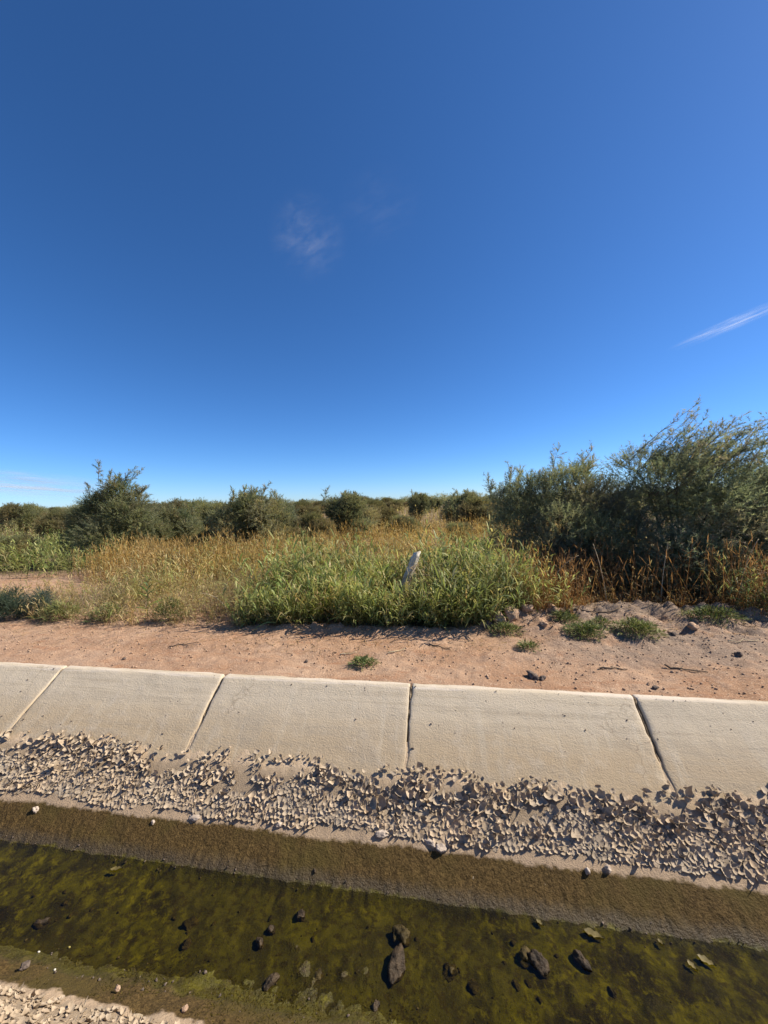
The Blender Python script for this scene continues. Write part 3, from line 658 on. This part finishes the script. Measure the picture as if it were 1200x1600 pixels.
def stuff(name, parts, mat, label, cat):
    a = Acc()
    for p in parts: a.add(*p)
    return tag(obj(name, a.mesh(name), mat), label, cat, kind='stuff')
def bare(x, y):                           # open dirt patch on the left
    return ((x+9.2)/2.3)**2+((y-6.45)/.72)**2 < 1+.3*fbm(x*2, y*2, 1., 2)
def intam(x, y): return ((x-2.2)/1.0)**2+((y-7.6)/.9)**2 < 1
rng = np.random.default_rng(11)
front = lambda x, y: (np.abs(x+.72+.5*fbm(y*1.7, x*.6, 1., 3)) < 1.55+.5*rng.random(len(x))) & ~((np.abs(x+.40) < .26) & (np.abs(y-5.42) < .30)) & ~((np.abs(x+.78) < .16) & (np.abs(y-5.25) < .3))
p = area(rng, 1400, -2.7, 1.0, 4.4, 6.3, front)
fh = .58+.20*smooth(4.5, 5.6, p[:, 1])+.16*fbm(p[:, 0]*2.2, p[:, 1]*2.2, 4., 2)
g1 = reeds(p, .75, 1.35, 10, .36, .0225, GREEN+GOLD, (4, 4, 4, 3, 2.4, .4, .3, .7, .2, .6), (.18, .17, .07), rng, hmul=fh, lean=.24, droop=(.15, .8), spread=.85, up_el=.88)
pd_ = area(rng, 420, -2.8, 1.2, 4.45, 6.2)
g3 = reeds(pd_, .55, 1.0, 5, .20, .010, GOLD+TAN, (2, 2, 3, 1, 2, 2, 2, 3, 1, 2), (.50, .38, .19), rng, lean=.22, droop=(.2, 1.1))
p = area(rng, 500, -2.7, 1.0, 4.40, 5.0, front)
g2 = reeds(p, .30, .62, 8, .24, .018, GREEN, (4, 4, 3, 4, 1.5), (.14, .13, .06), rng, lean=.4)
stuff('green_reeds', [g1, g2, g3], M['reed'], 'dense bed of leafy green reeds behind the dirt bank', 'reeds')
p = area(rng, 1500, -5.5, 1.6, 5.2, 8.5, lambda x, y: ~bare(x, y) & (fbm(x*1.1, y*1.1, 5., 2) > -.3))
p = p[~((np.abs(p[:, 0]+.45) < .45) & (p[:, 1] < 5.9))]
m1 = reeds(p, .55, .98, 8, .24, .015, GREEN+GOLD, (2, 2, 3, 1, 2, 3, 2, 3, 1, 2), (.32, .25, .10), rng, lean=.14)
stuff('mixed_reeds', [m1], M['reed'], 'yellowing reeds mixed with straw behind the green bed', 'reeds')
p = area(rng, 3400, -8, 3.6, 6.6, 12.5, lambda x, y: ~bare(x, y) & ~intam(x, y) & (rng.random(len(x)) < .5+.5*smooth(-.3, .2, fbm(x*.8, y*.8, 15., 2))))
hm = np.where(p[:, 0] < -3.2, .72, 1.0)
d1 = reeds(p, .62, 1.12, 6, .20, .012, GOLD, (4, 3, 3, 2, 2), (.38, .25, .09), rng, lean=.14, droop=(.2, 1.0), plume=2, hmul=hm, patch=.9)
p = area(rng, 3200, -14, 6.5, 12, 22)
d2 = reeds(p, .72, 1.15, 5, .24, .022, GOLD+GREEN, (4, 3, 3, 2, 3, 0, .4, .8, 0, 1), (.38, .25, .09), rng, lean=.11, droop=(.2, 1.0), stemw=.012)
p = area(rng, 3800, -42, 26, 22, 60)
d3 = reeds(p, .8, 1.4, 5, .40, .055, GOLD+GREEN+TAN, (2, 2, 2, 1, 3, 1, 1.2, 1.5, 0, 1, 2, 2, 2, 1, 2), (.32, .24, .10), rng, lean=.15, droop=(.2, 1.0), stemw=.03)
stuff('golden_grass', [d1, d2, d3], M['dry'], 'tall golden dry grass filling the field behind the reeds', 'grass')
# left side: dry straw, scrub and a green stand
p = area(rng, 1500, -8.4, -3.0, 7.0, 9.8, lambda x, y: ~bare(x, y))
l1 = reeds(p, .55, .98, 6, .22, .013, GOLD+TAN, (3, 3, 3, 2, 1, 2, 1, 2, 0, 1), (.42, .28, .11), rng, lean=.12, plume=2)
p = area(rng, 1700, -16, -8.2, 7.3, 12.5, lambda x, y: ~bare(x, y))
l2 = reeds(p, .55, 1.0, 8, .28, .020, GREEN, (3, 4, 4, 2, 3), (.20, .19, .07), rng, lean=.2)
p = area(rng, 1400, -30, -9, 11, 22)
l3 = reeds(p, .8, 1.3, 6, .30, .026, GREEN+TAN, (2, 2, 3, 1, 2, 2, 2, 2, 1, 2), (.28, .22, .10), rng, lean=.2, stemw=.012)
stuff('green_thicket', [l2, l3], M['reed'], 'green reed thicket at far left beyond the bare patch', 'reeds')
p = area(rng, 2600, -8.2, -1.3, 4.4, 7.2, lambda x, y: ~bare(x, y) & (rng.random(len(x)) < .45+.45*smooth(-4.8, -2.5, x)+.3*fbm(x*2, y*2, 8., 2)))
hh = .62+.40*smooth(-5.5, -2.2, p[:, 0])+.15*fbm(p[:, 0]*2, p[:, 1]*2, 3., 2)
l4 = reeds(p, .28, .80, 9, .17, .009, TAN+GOLD+GREEN, (4, 4, 3, 3, 3, 1, 1, 1, 1, 1, .8, 1.2, 1.6, .4, .8), (.34, .25, .13), rng, lean=.42, hmul=hh, droop=(.2, 1.1), stemw=.005)
stuff('dry_scrub', [l1, l4], M['dry'], 'tan dry straw and scrub left of the green reeds', 'scrub')
# right side: red brown stalks before the tamarisks
p = area(rng, 2300, .75, 5.8, 4.9, 6.7, lambda x, y: rng.random(len(x)) < .35+.65*smooth(-.25, .2, fbm(x*2.4, y*2.4, 6., 2)))
r1 = reeds(p, .30, .88, 5, .16, .009, RUST+TAN, (4, 3, 3, 2, 3, 1, 1, 2, .5, 1), (.26, .14, .065), rng, lean=.2, droop=(.2, 1.2), stemw=.0065, plume=1)
p = area(rng, 900, .9, 5.6, 4.9, 5.6)
r2 = reeds(p, .10, .34, 7, .10, .007, RUST, (4, 3, 2, 1, 4), (.30, .14, .05), rng, lean=.5)
stuff('russet_stalks', [r1, r2], M['dry'], 'red brown dry stalks standing in front of the right tamarisks', 'stalks')
p = area(rng, 70, .5, 1.5, 4.8, 5.6)
r3 = reeds(p, .45, .85, 8, .27, .017, GREEN, (2, 3, 4, 1, 3), (.22, .2, .08), rng, lean=.25)
p2 = area(rng, 130, 3.3, 5.2, 4.95, 5.9)
r4 = reeds(p2, .35, .8, 8, .22, .015, GREEN, (3, 3, 2, 3, 2), (.2, .18, .08), rng, lean=.3)
stuff('sparse_reeds', [r3, r4], M['reed'], 'scattered green reed shoots among the red brown stalks', 'reeds')

# single reeds and canes that stand out
def tall_reed(seed, x, y, h, label, cols=GREEN, wts=(2, 3, 4, 0, 2), lean=(.05, 0), group=None, nl=11, L=.36, W_=.028):
    r = np.random.default_rng(seed); root = empty('tall_reed', (x, y, gz(x, y)-.01))
    t = np.linspace(0, 1, 8); pts = np.stack([lean[0]*h*t**1.6, lean[1]*h*t**1.6, h*t], -1)
    V, F = tube(pts, np.linspace(.006, .003, 8), 6); obj('stem', mesh_np('stem', V, F, np.tile([.2, .2, .08], (len(V), 1)), True), M['reed'], root)
    q = np.linspace(.25, 1, nl); P = np.stack([np.interp(q, t, pts[:, k]) for k in range(3)], -1)
    az = np.arange(nl)*np.pi+r.normal(0, .5, nl)+r.uniform(0, 3); el = np.linspace(.5, 1.2, nl)
    V, F, C = strips(P, np.column_stack([np.cos(az), np.sin(az)*.7, np.tan(el)]), L*r.uniform(.75, 1.1, nl)*(1-.3*q), np.full(nl, W_), r.uniform(.3, .7, nl), 5, pal(r, nl, cols, wts, .1), r)
    m = len(V)//nl; fl = len(F)//nl
    for k in range(nl): obj('leaf', mesh_np('leaf', V[k*m:(k+1)*m], F[k*fl:(k+1)*fl]-k*m, C[k*m:(k+1)*m]), M['reed'], root)
    return tag(root, label, 'reed', group)
tall_reed(1, .58, 6.1, 1.18, 'tall yellow green reed rising left of the dark tamarisk', wts=(0, 1, 3, 0, 3))
tall_reed(2, -.12, 5.35, .98, 'green reed with big feathered leaves right of the leaning post', wts=(2, 3, 1, 1, 0), L=.42)
tall_reed(3, .10, 5.2, .90, 'low arching green reed at the right end of the green bed', wts=(2, 3, 1, 1, 0), lean=(.2, -.1), L=.42)
tall_reed(4, -.42, 6.9, 1.22, 'tall green reed just behind the leaning post', wts=(3, 3, 1, 2, 0))
tall_reed(5, -2.15, 5.0, .95, 'broad leaved reed at the left end of the green bed', wts=(3, 3, 1, 2, 0), L=.40)
tall_reed(6, -4.2, 4.75, .55, 'short dark green reed alone in the dry scrub', wts=(3, 2, 0, 3, 0), L=.3)
tall_reed(7, 4.35, 5.25, .80, 'pale reed with spread leaves before the right tamarisk', wts=(0, 1, 3, 0, 4), L=.36)
def cane(seed, x, y, h, ax, ay, label, group):
    t = np.linspace(0, 1, 14); r = np.random.default_rng(seed); b = r.uniform(.5, 1.1)
    pts = np.stack([x+ax*t**1.7, y+ay*t**1.7, gz(x, y)-.02+h*(t-.42*b*t**3.2*(abs(ax)/max(h, .1)))], -1)
    V, F = tube(pts, np.linspace(.0075, .003, 14), 6)
    return tag(obj('dead_cane', mesh_np('dead_cane', V, F, smooth=True), M['straw']), label, 'cane', group)
for i, (x, y, h, ax, ay, lb) in enumerate([
    (4.15, 5.35, .78, -.55, -.05, 'pale arching cane bending left before the right tamarisk'),
    (3.55, 5.40, .95, .22, 0, 'tallest pale cane standing bare before the right tamarisk'),
    (4.45, 5.25, .62, .50, -.05, 'pale cane bowing to the right at the right edge'),
    (2.05, 5.45, .95, -.16, 0, 'bare cane leaning left before the left dark tamarisk'),
    (2.75, 5.55, .88, .10, .02, 'upright bare cane between the two dark tamarisks'),
    (1.25, 5.40, .85, .42, -.08, 'bent pale cane curving right at the edge of the green reeds'),
    (-3.0, 4.85, .55, -.42, -.05, 'hooked pale cane in the dry scrub at left'),
    (-3.6, 5.6, .75, .40, 0, 'pale leaning cane behind the dry scrub')]):
    cane(40+i, x, y, h, ax, ay, lb, 'bare pale canes among the stalks')

# leaning post
pt = np.linspace(0, 1, 12); a = Acc(); seg = 16; ang = np.arange(seg)/seg*2*np.pi
sq = 1/np.maximum(np.abs(np.cos(ang)), np.abs(np.sin(ang)))**.75
V = []
for i, t in enumerate(pt):
    w = .054*(1-.12*t)*(1 if t < .93 else .96 if t < .99 else .80)
    z = .95*t; rr = w*sq*(1+.10*fbm(np.cos(ang)*2, np.sin(ang)*2, z*4, 3))
    V.append(np.column_stack([rr*np.cos(ang-.54), rr*np.sin(ang-.54), np.full(seg, z)+.035*np.cos(ang)*t**4]))
V = np.concatenate(V+[np.array([[0, 0, .955]])]); F = [[i*seg+j, i*seg+(j+1) % seg, (i+1)*seg+(j+1) % seg] for i in range(11) for j in range(seg)]+[[i*seg+j, (i+1)*seg+(j+1) % seg, (i+1)*seg+j] for i in range(11) for j in range(seg)]
F += [[11*seg+j, 11*seg+(j+1) % seg, 12*seg] for j in range(seg)]
post = obj('post', mesh_np('post', V, np.array(F)), M['post']); post.location = (-.80, 5.55, gz(-.80, 5.55)-.07); post.rotation_euler = (.03, math.radians(22), 0)
tag(post, 'pale weathered post leaning to the right among the reeds', 'post')

r_ = np.random.default_rng(91); nd = 46; az = r_.uniform(0, 6.28, nd); root = empty('dead_fronds', (-.40, 5.42, gz(-.40, 5.42)))
P = np.column_stack([r_.normal(0, .10, nd), r_.normal(0, .06, nd), r_.uniform(.25, .68, nd)]); V, F, C = strips(P, np.column_stack([np.cos(az), np.sin(az)*.6-.2, r_.uniform(.2, 1.1, nd)]), r_.uniform(.2, .42, nd), r_.uniform(.012, .024, nd), r_.uniform(.5, 1.2, nd), 5, pal(r_, nd, TAN, (2, 2, 3, 2, 0), .15), r_)
obj('leaves', mesh_np('leaves', V, F, C), M['dry'], root)
a = Acc()
for k in range(7): a.add(*tube(np.column_stack([np.linspace(0, r_.normal(0, .12), 6), np.linspace(0, r_.normal(0, .08), 6), np.linspace(-.02, r_.uniform(.4, .7), 6)]), np.linspace(.006, .003, 6), 5))
obj('stems', a.mesh('stems', True), M['straw'], root)
tag(root, 'bundle of pale dead fronds right of the leaning post', 'reed')
# low weed mats on the dirt
def weed(seed, x, y, rx, ry, h, n, label, cols=((.10, .135, .04), (.15, .18, .055), (.20, .20, .075), (.075, .10, .035)), wts=(3, 3, 2, 2), L=.07):
    r = np.random.default_rng(seed); q = r.normal(0, .45, (n, 2)); q = q[(q**2).sum(1) < 1]; n = len(q)
    hz = h*(1-.75*(q**2).sum(1))*r.uniform(.25, 1, n); P = np.column_stack([q[:, 0]*rx, q[:, 1]*ry, hz]); P[:, 2] += ground_z(x+P[:, 0], y+P[:, 1])-gz(x, y)
    D = np.column_stack([q*1.1+r.normal(0, .5, (n, 2)), r.uniform(.25, 1.3, n)])
    V, F, C = strips(P, D, L*r.uniform(.5, 1.3, n), r.uniform(.006, .012, n), r.uniform(.1, .6, n), 2, pal(r, n, cols, wts, .2), r)
    root = empty('weed', (x, y, gz(x, y))); obj('foliage', mesh_np('foliage', V, F, C), M['weed'], root)
    ns = 40; qq = r.normal(0, .4, (ns, 2)); B = np.zeros((ns, 3)); B[:, 2] = -.01
    V, F, C = strips(B+np.column_stack([qq*[rx*.3, ry*.3], np.zeros(ns)]), np.column_stack([qq*[rx, ry]*1.4, np.full(ns, h)]), np.full(ns, max(rx, h)*.8), np.full(ns, .004), np.full(ns, .1), 2, np.tile([.16, .12, .06], (ns, 1)), r)
    obj('stems', mesh_np('stems', V, F, C), M['weed'], root); return tag(root, label, 'weed')
weed(1, -.823, 3.56, .13, .10, .075, 420, 'lone small weed tuft in the middle of the dirt bank')
weed(2, 1.44, 4.42, .22, .16, .12, 1100, 'left of the two big green weed mats on the verge')
weed(3, 1.99, 4.47, .25, .18, .13, 1300, 'right and brighter of the two big weed mats on the verge', wts=(2, 4, 4, 1))
weed(4, 1.36, 4.82, .16, .14, .11, 520, 'small weed behind the left big weed mat')
weed(5, .62, 4.50, .20, .12, .08, 520, 'dull green weed at the left by the broken clods')
weed(6, .78, 4.06, .11, .08, .06, 200, 'sparse wiry weed below the broken clods')
weed(7, 2.95, 4.88, .34, .20, .12, 1200, 'wide green weed mat nearest the right edge')
weed(8, 3.75, 5.05, .45, .25, .22, 1600, 'tall leafy weed in the right corner under the tamarisk', wts=(4, 2, 1, 3))
weed(9, 1.68, 4.62, .12, .09, .06, 260, 'little weed tuft between the two big weed mats')
weed(10, -4.7, 4.62, .30, .20, .22, 700, 'yellow green weed at the dirt edge on the left', wts=(1, 3, 4, 1), L=.11)
weed(11, -3.75, 4.62, .28, .16, .30, 700, 'dark leafy weed in the scrub left of the green reeds', wts=(4, 2, 1, 3), L=.10)
weed(12, -5.45, 4.60, .35, .2, .24, 800, 'pale grassy weed beside the blue grey seedling', wts=(0, 3, 5, 0), L=.14)

# ------------------------------------------------------------------ tamarisks
TAMC = [(.170, .195, .142), (.220, .240, .170), (.280, .285, .195), (.125, .145, .110), (.33, .30, .20)]
def tam_meshes(seed, rx, ry, h, nl, ns, nt, tw=.009, tl=.085, cols=TAMC, wts=(4, 4, 2.5, 3, .8), plumes=0, pl_dir=(0.5, 0, 1), lobes=None, base_low=.12, lob_r=(.2, .36), plen=(.35, .75), psag=(.10, 0, -.08)):
    r = np.random.default_rng(seed); acc = Acc(); tr = Acc()
    if lobes is None:
        q = norm(r.normal(size=(nl, 3)))*(r.uniform(.25, .82, nl)**.6)[:, None]
        zc = base_low+(1-base_low)*(.42+.46*q[:, 2]); C_ = np.column_stack([q[:, 0]*rx, q[:, 1]*ry, zc*h])
        sh = 1-.38*np.clip(q[:, 2], 0, 1); C_[:, :2] *= sh[:, None]; rad = r.uniform(*lob_r, nl)*min(rx, h*.5)*1.15
    else:
        C_ = np.array([l[:3] for l in lobes], float); rad = np.array([l[3] for l in lobes], float); nl = len(C_)
    for c, rr in zip(C_, rad):                               # a limb to every lobe
        b = np.array([r.normal(0, .07*rx), r.normal(0, .07*rx), -.03]); t = np.linspace(0, 1, 7)[:, None]
        mid = np.array([c[0]*.35, c[1]*.35, c[2]*.62]); P = (1-t)**2*b+2*t*(1-t)*mid+t*t*c + r.normal(0, .02, (7, 3))*t*(1-t)*2
        tr.add(*tube(P, np.linspace(.030, .008, 7)*(h/2.5), 5))
    w = rad**2; ix = r.choice(nl, ns, p=w/w.sum()); d = norm(r.normal(size=(ns, 3))+np.array([0, 0, .25]))
    P = C_[ix]+d*(rad[ix]*r.uniform(.35, 1.0, ns)**.5)[:, None]; P[:, 2] = np.maximum(P[:, 2], .08)
    D = norm(d+np.array([0, 0, .55])+r.normal(0, .35, (ns, 3))); L = r.uniform(.14, .34, ns)*(.6+.4*h/2.5)
    lobe_t = 1+.16*r.normal(size=(nl, 1)); cc = (pal(r, nl, cols, wts, .08)[ix]*.55+.45*pal(r, ns, cols, wts, .15))*lobe_t[ix]
    if plumes:
        k = plumes; top = np.argsort(-C_[:, 2])[:max(3, nl//3)]; ii = r.choice(top, k); base = C_[ii]+r.normal(0, .16, (k, 3))*np.array([1.2, 1, .6])
        pd = norm(np.array(pl_dir)+r.normal(0, .28, (k, 3))); PL = r.uniform(*plen, k)
        for j in range(k):
            t = np.linspace(0, 1, 7)[:, None]; q = base[j]+pd[j]*PL[j]*t+np.array(psag)*t*t; tr.add(*tube(q, np.linspace(.007, .002, 7), 4))
        m = 16; tt = np.tile(np.linspace(.2, 1, m), k); jj = np.repeat(np.arange(k), m)
        PP = base[jj]+pd[jj]*(PL[jj]*tt)[:, None]+np.array(psag)*(tt*tt)[:, None]
        P = np.vstack([P, PP]); D = np.vstack([D, norm(pd[jj]+r.normal(0, .45, (k*m, 3)))]); L = np.concatenate([L, r.uniform(.10, .22, k*m)])
        cc = np.vstack([cc, pal(r, k*m, cols, (2, 3, 3, 1, 2), .12)]); ns = len(P)
    s = np.repeat(np.arange(ns), nt); u = r.uniform(.05, 1, ns*nt); b = P[s]+D[s]*(L[s]*u)[:, None]
    td = norm(D[s]*.8+r.normal(0, .55, (ns*nt, 3))); ln = tl*r.uniform(.5, 1.25, ns*nt)*(1.15-.5*u); sd = norm(np.cross(td, r.normal(size=(ns*nt, 3))))*(tw*r.uniform(.6, 1.3, ns*nt)*.5)[:, None]
    V = np.stack([b+sd, b-sd, b+td*ln[:, None]], 1).reshape(-1, 3); F = np.arange(len(V)).reshape(-1, 3)
    acc.add(V, F, np.repeat(cc[s], 3, axis=0))
    return tr.mesh('trunk', True), acc.mesh('crown')
def tam(ms, x, y, label, group=None, rz=0, sc=1.0, name='tamarisk_shrub', cat='shrub', z=None):
    root = empty(name, (x, y, gz(x, y) if z is None else z), rz); root.scale = (sc, sc, sc) if np.isscalar(sc) else sc
    obj('trunk', ms[0], M['bark'], root); obj('crown', ms[1], M['tam'], root); return tag(root, label, cat, group)
lobA = [(-.3, -.95, .25, .4), (.5, -.95, .25, .4), (1.1, -.8, .3, .4), (-.85, -.2, 1.55, .42), (-.95, .1, 1.05, .45), (-.55, -.5, .75, .50), (-.3, -.3, 1.75, .45), (.1, -.1, 2.0, .40), (.35, -.35, 1.55, .48), (-.2, -.75, 1.2, .42), (.4, -.75, .9, .5), (.0, .3, 1.1, .7), (.75, .0, 1.7, .42), (.8, -.4, 1.1, .5), (-.6, .2, 1.9, .32), (-1.15, -.1, 1.75, .22), (0, -.6, .45, .5), (.7, -.6, .5, .5), (-.75, -.35, .4, .42), (.45, .1, 2.15, .26)]
tA = tam_meshes(31, 1.2, 1.0, 2.3, 0, 7600, 21, lobes=lobA, plumes=26, pl_dir=(.1, 0, 1))
tam(tA, 2.0, 7.35, 'dark green tamarisk, left of the big group at right', sc=(.86, .95, .83))
lobB = [(-.8, -.9, .25, .4), (.1, -1.0, .25, .4), (.9, -1.0, .25, .4), (1.4, -.8, .3, .4), (-.75, -.2, 1.5, .48), (-.9, -.5, .9, .5), (-.35, -.4, 1.95, .48), (-.5, .1, 2.35, .40), (-.05, -.1, 2.2, .36), (.35, -.2, 2.15, .34), (.15, -.6, 1.6, .5), (.7, -.4, 1.9, .45), (.9, -.3, 1.35, .5), (.35, -.8, 1.05, .55), (-.4, -.85, .7, .5), (1.1, -.6, .8, .5), (0, .2, 1.2, .8), (1.2, .0, 1.75, .4), (.0, -.8, .4, .5), (.75, -.8, .45, .45)]
tB = tam_meshes(32, 1.3, 1.0, 2.7, 0, 8200, 21, lobes=lobB, plumes=95, pl_dir=(.55, 0, 1), plen=(.7, 1.35), psag=(.22, 0, -.05))
tam(tB, 3.68, 6.95, 'tallest tamarisk at right with wispy windswept top branches', sc=(1.0, 1.0, .79))
lobC = [(-.5, -.3, 1.2, .5), (0, -.4, 1.5, .5), (.5, -.2, 1.3, .5), (-.2, -.6, .8, .5), (.5, -.6, .7, .5), (-.6, -.5, .45, .4), (.1, .3, 1.0, .7), (1.0, 0, 1.0, .5)]
tC = tam_meshes(33, 1.2, .9, 1.9, 0, 3200, 16, lobes=lobC, plumes=40, pl_dir=(.7, 0, .8))
tam(tC, 5.45, 6.85, 'lower tamarisk cut off by the right edge of the frame')
lobD = [(.55, 0, 1.85, .34), (-.6, 0, 1.75, .34), (.75, -.1, 1.55, .36), (-.8, -.1, .8, .5), (-.5, -.2, 1.4, .42), (-.1, 0, 1.9, .38), (.25, 0, 2.2, .28), (-.35, 0, 1.75, .32), (.4, -.2, 1.5, .45), (.8, -.1, 1.15, .45), (1.05, 0, .75, .45), (0, -.4, .8, .6), (.5, -.4, .6, .5), (-1.0, -.1, 1.35, .25), (-.05, 0, 2.25, .16)]
TAM2 = [(.165, .180, .110), (.215, .225, .135), (.275, .270, .160), (.120, .134, .086), (.32, .28, .17)]
tD = tam_meshes(34, 1.2, .9, 2.5, 0, 4600, 20, tw=.011, tl=.10, lobes=lobD, cols=TAM2, plumes=24, pl_dir=(.1, 0, 1))
tam(tD, -9.5, 9.7, 'tallest dark tamarisk of the left side with peaked top', sc=(1.08, 1.0, .90))
YGC = [(.20, .205, .110), (.25, .245, .13), (.30, .275, .15), (.15, .16, .09), (.33, .27, .16)]
V1 = tam_meshes(41, 1.0, .9, 2.1, 15, 3400, 17, tw=.014, tl=.12, cols=TAM2, plumes=10, pl_dir=(0, 0, 1))
V2 = tam_meshes(42, 1.15, 1.0, 2.0, 17, 3200, 16, tw=.015, tl=.12, cols=YGC)
V3 = tam_meshes(43, .8, .8, 2.2, 13, 2800, 16, tw=.014, tl=.12, cols=TAM2, plumes=14, pl_dir=(0, 0, 1))
V4 = tam_meshes(44, 1.3, 1.1, 1.6, 18, 3000, 16, tw=.016, tl=.12, cols=[(.22, .19, .105), (.19, .175, .095), (.27, .22, .13), (.15, .14, .08), (.31, .25, .15)])
tam(V2, -10.5, 14.2, 'yellow green tamarisk right of the peaked dark one', rz=.4, sc=(1.0, 1.0, 1.02))
tam(V2, -8.9, 14.4, 'yellow green tamarisk left of the rounded dark one', rz=2.1, sc=(.95, .95, .96))
tam(V1, -5.3, 10.4, 'rounded dark tamarisk in the left middle', rz=.8, sc=(1.08, 1.0, 1.0))
tam(V1, -8.3, 10.6, 'low dark tamarisk joined to the peaked one', rz=3.0, sc=(.85, .8, .78))
tam(V3, -3.15, 12.6, 'narrow upright tamarisk alone in the centre field', rz=.3, sc=(1.05, 1.0, .93))
tam(V4, -3.3, 17.6, 'low brownish tamarisk behind the narrow upright one', rz=1.2, sc=1.0)
tam(V4, -4.1, 11.2, 'low brownish shrub between the rounded dark tamarisk and the upright one', rz=2.6, sc=(.75, .75, .72))
tam(V3, -2.0, 27.0, 'spiky topped tamarisk right of centre on the horizon', rz=1.3, sc=1.05)
tam(V4, 1.35, 18.0, 'pale brown rounded shrub left of the big right group', rz=.1, sc=.95)
tam(V4, 3.1, 18.5, 'second pale brown rounded shrub left of the big right group', rz=1.7, sc=.9)
tam(V2, -25.0, 19.0, 'bushy tamarisk at the far left edge', rz=1.0, sc=1.1)
tam(V1, -20.8, 19.0, 'low tamarisk between the left edge and the peaked one', rz=2.2, sc=.86)
tam(V4, -14.6, 12.5, 'dull brown low shrub left of the peaked tamarisk', rz=.2, sc=.85)
for i, (x, y, sc_, vv, lb) in enumerate([(-6.9, 10.2, .48, V4, 'grey brown low bush between the peaked and the rounded tamarisk'), (-1.55, 13.5, .55, V2, 'low olive bush in the golden grass right of centre'), (.35, 11.8, .45, V2, 'bright olive bush in the golden grass before the right group'), (-11.6, 8.6, .50, V2, 'green bush among the reeds at far left'), (1.1, 9.2, .42, V4, 'low brown bush just left of the dark right group'), (-6.5, 8.1, .30, V4, 'smallest grey bush in the straw on the left')]):
    tam(vv, x, y, lb, rz=i*1.1, sc=sc_, name='low_bush', cat='bush')
seedc = [(.075, .105, .085), (.10, .13, .10), (.055, .08, .065)]
VS = tam_meshes(45, .5, .4, .42, 12, 900, 14, tw=.007, tl=.06, cols=seedc, wts=(3, 2, 2), base_low=.0)
tam(VS, -6.15, 4.72, 'low blue grey tamarisk seedling at the left edge of the dirt', rz=0, name='tamarisk_seedling', cat='seedling')
rng = np.random.default_rng(21); k = 0; VV = [V1, V2, V3, V4]; placed = []
DL = ['small distant dark green tamarisk in the belt of shrubs along the horizon', 'small distant yellow green tamarisk in the belt along the horizon', 'small distant spire shaped tamarisk in the belt along the horizon', 'small distant brownish rounded shrub in the belt along the horizon']
while k < 110:
    y = 20+rng.random()**.9*85; x = rng.uniform(-1.45, .85)*y
    if any((x-a)**2+(y-b)**2 < 3.0 for a, b in placed): continue
    if y < 30 and rng.random() < .55: continue
    placed.append((x, y)); s = rng.uniform(.78, 1.08)*(1+.0045*(y-20))
    vi = int(rng.choice(4, p=[.22, .40, .13, .25]))
    tam(VV[vi], x, y, DL[vi], ['distant dark green tamarisks', 'distant yellow green tamarisks', 'distant spire shaped tamarisks', 'distant brownish shrubs'][vi], rng.uniform(0, 6.28), (s*rng.uniform(1, 1.5), s*1.2, s*rng.uniform(.85, 1.05)))
    k += 1
# far brush that reads as one mass
a = Acc(); Vc = np.empty(len(V1[1].vertices)*3, np.float32); V1[1].vertices.foreach_get('co', Vc); Vc = Vc.reshape(-1, 3)
Cc = np.empty(len(Vc)*4, np.float32); V1[1].color_attributes['tint'].data.foreach_get('color', Cc); Cc = Cc.reshape(-1, 4)[:, :3]
nb = 420; tri = np.arange(len(Vc)).reshape(-1, 3)
for i in range(nb):
    y = 105+rng.random()**1.5*420; x = rng.uniform(-1.5, .95)*y; sub = tri[rng.choice(len(tri), 650)]; s = rng.uniform(1.2, 2.0)
    W3 = Vc[sub]; ctr = W3.mean(1, keepdims=True); W3 = (ctr+(W3-ctr)*3.2)*np.array([s*1.7, s*1.7, s*.95])+np.array([x, y, 0]); a.add(W3.reshape(-1, 3), np.arange(len(sub)*3).reshape(-1, 3), Cc[sub].reshape(-1, 3)*rng.uniform(.9, 1.3))
tag(obj('far_brush', a.mesh('far_brush'), M['tam']), 'low dark brush closing the horizon behind the shrubs', 'brush', kind='stuff')

# ------------------------------------------------------------------ thin cirrus
def cloud(dirpx, dist, w, h, rot, dens, label):
    d = np.array(dirpx, float); d = d/np.linalg.norm(d); P = d*dist
    n = 24; u = np.linspace(-1, 1, n); A, B = np.meshgrid(u, u, indexing='ij'); acc = Acc()
    for lay in range(2):
        Zr = .06*fbm(A*2+lay*5, B*2, 3., 3)+lay*.12
        acc.add(np.stack([A, B, Zr], -1).reshape(-1, 3), grid_faces(n, n))
    o = obj('cirrus_cloud', acc.mesh('cirrus_cloud', True), M['cloud'])
    zax = Vector(-d); o.rotation_mode = 'QUATERNION'; o.location = P
    xax = Vector((0, 0, 1)).cross(zax).normalized(); yax = zax.cross(xax); q = Matrix((xax, yax, zax)).transposed() @ Matrix.Rotation(rot, 3, 'Z')
    o.rotation_quaternion = q.to_quaternion(); o.scale = (w, h, min(w, h)*.4); o['density'] = dens
    o.visible_shadow = True
    return tag(o, label, 'cloud')
def ray(px, py): return f+(px-600)/600*R_-(py-800)/600*U_
cloud(ray(482, 372), 9000, 800, 800, .5, .11, 'faint wisp of cirrus high in the middle of the sky')
cloud(ray(592, 322), 9000, 900, 700, .3, .022, 'barely visible cirrus veil right of the faint wisp')
cloud(ray(1150, 503), 9500, 1050, 130, .22, .30, 'thin bright cirrus streak at the right edge of the sky')
cloud(ray(40, 757), 14000, 3300, 420, -.09, .85, 'flat pale cloud bank low over the left horizon')
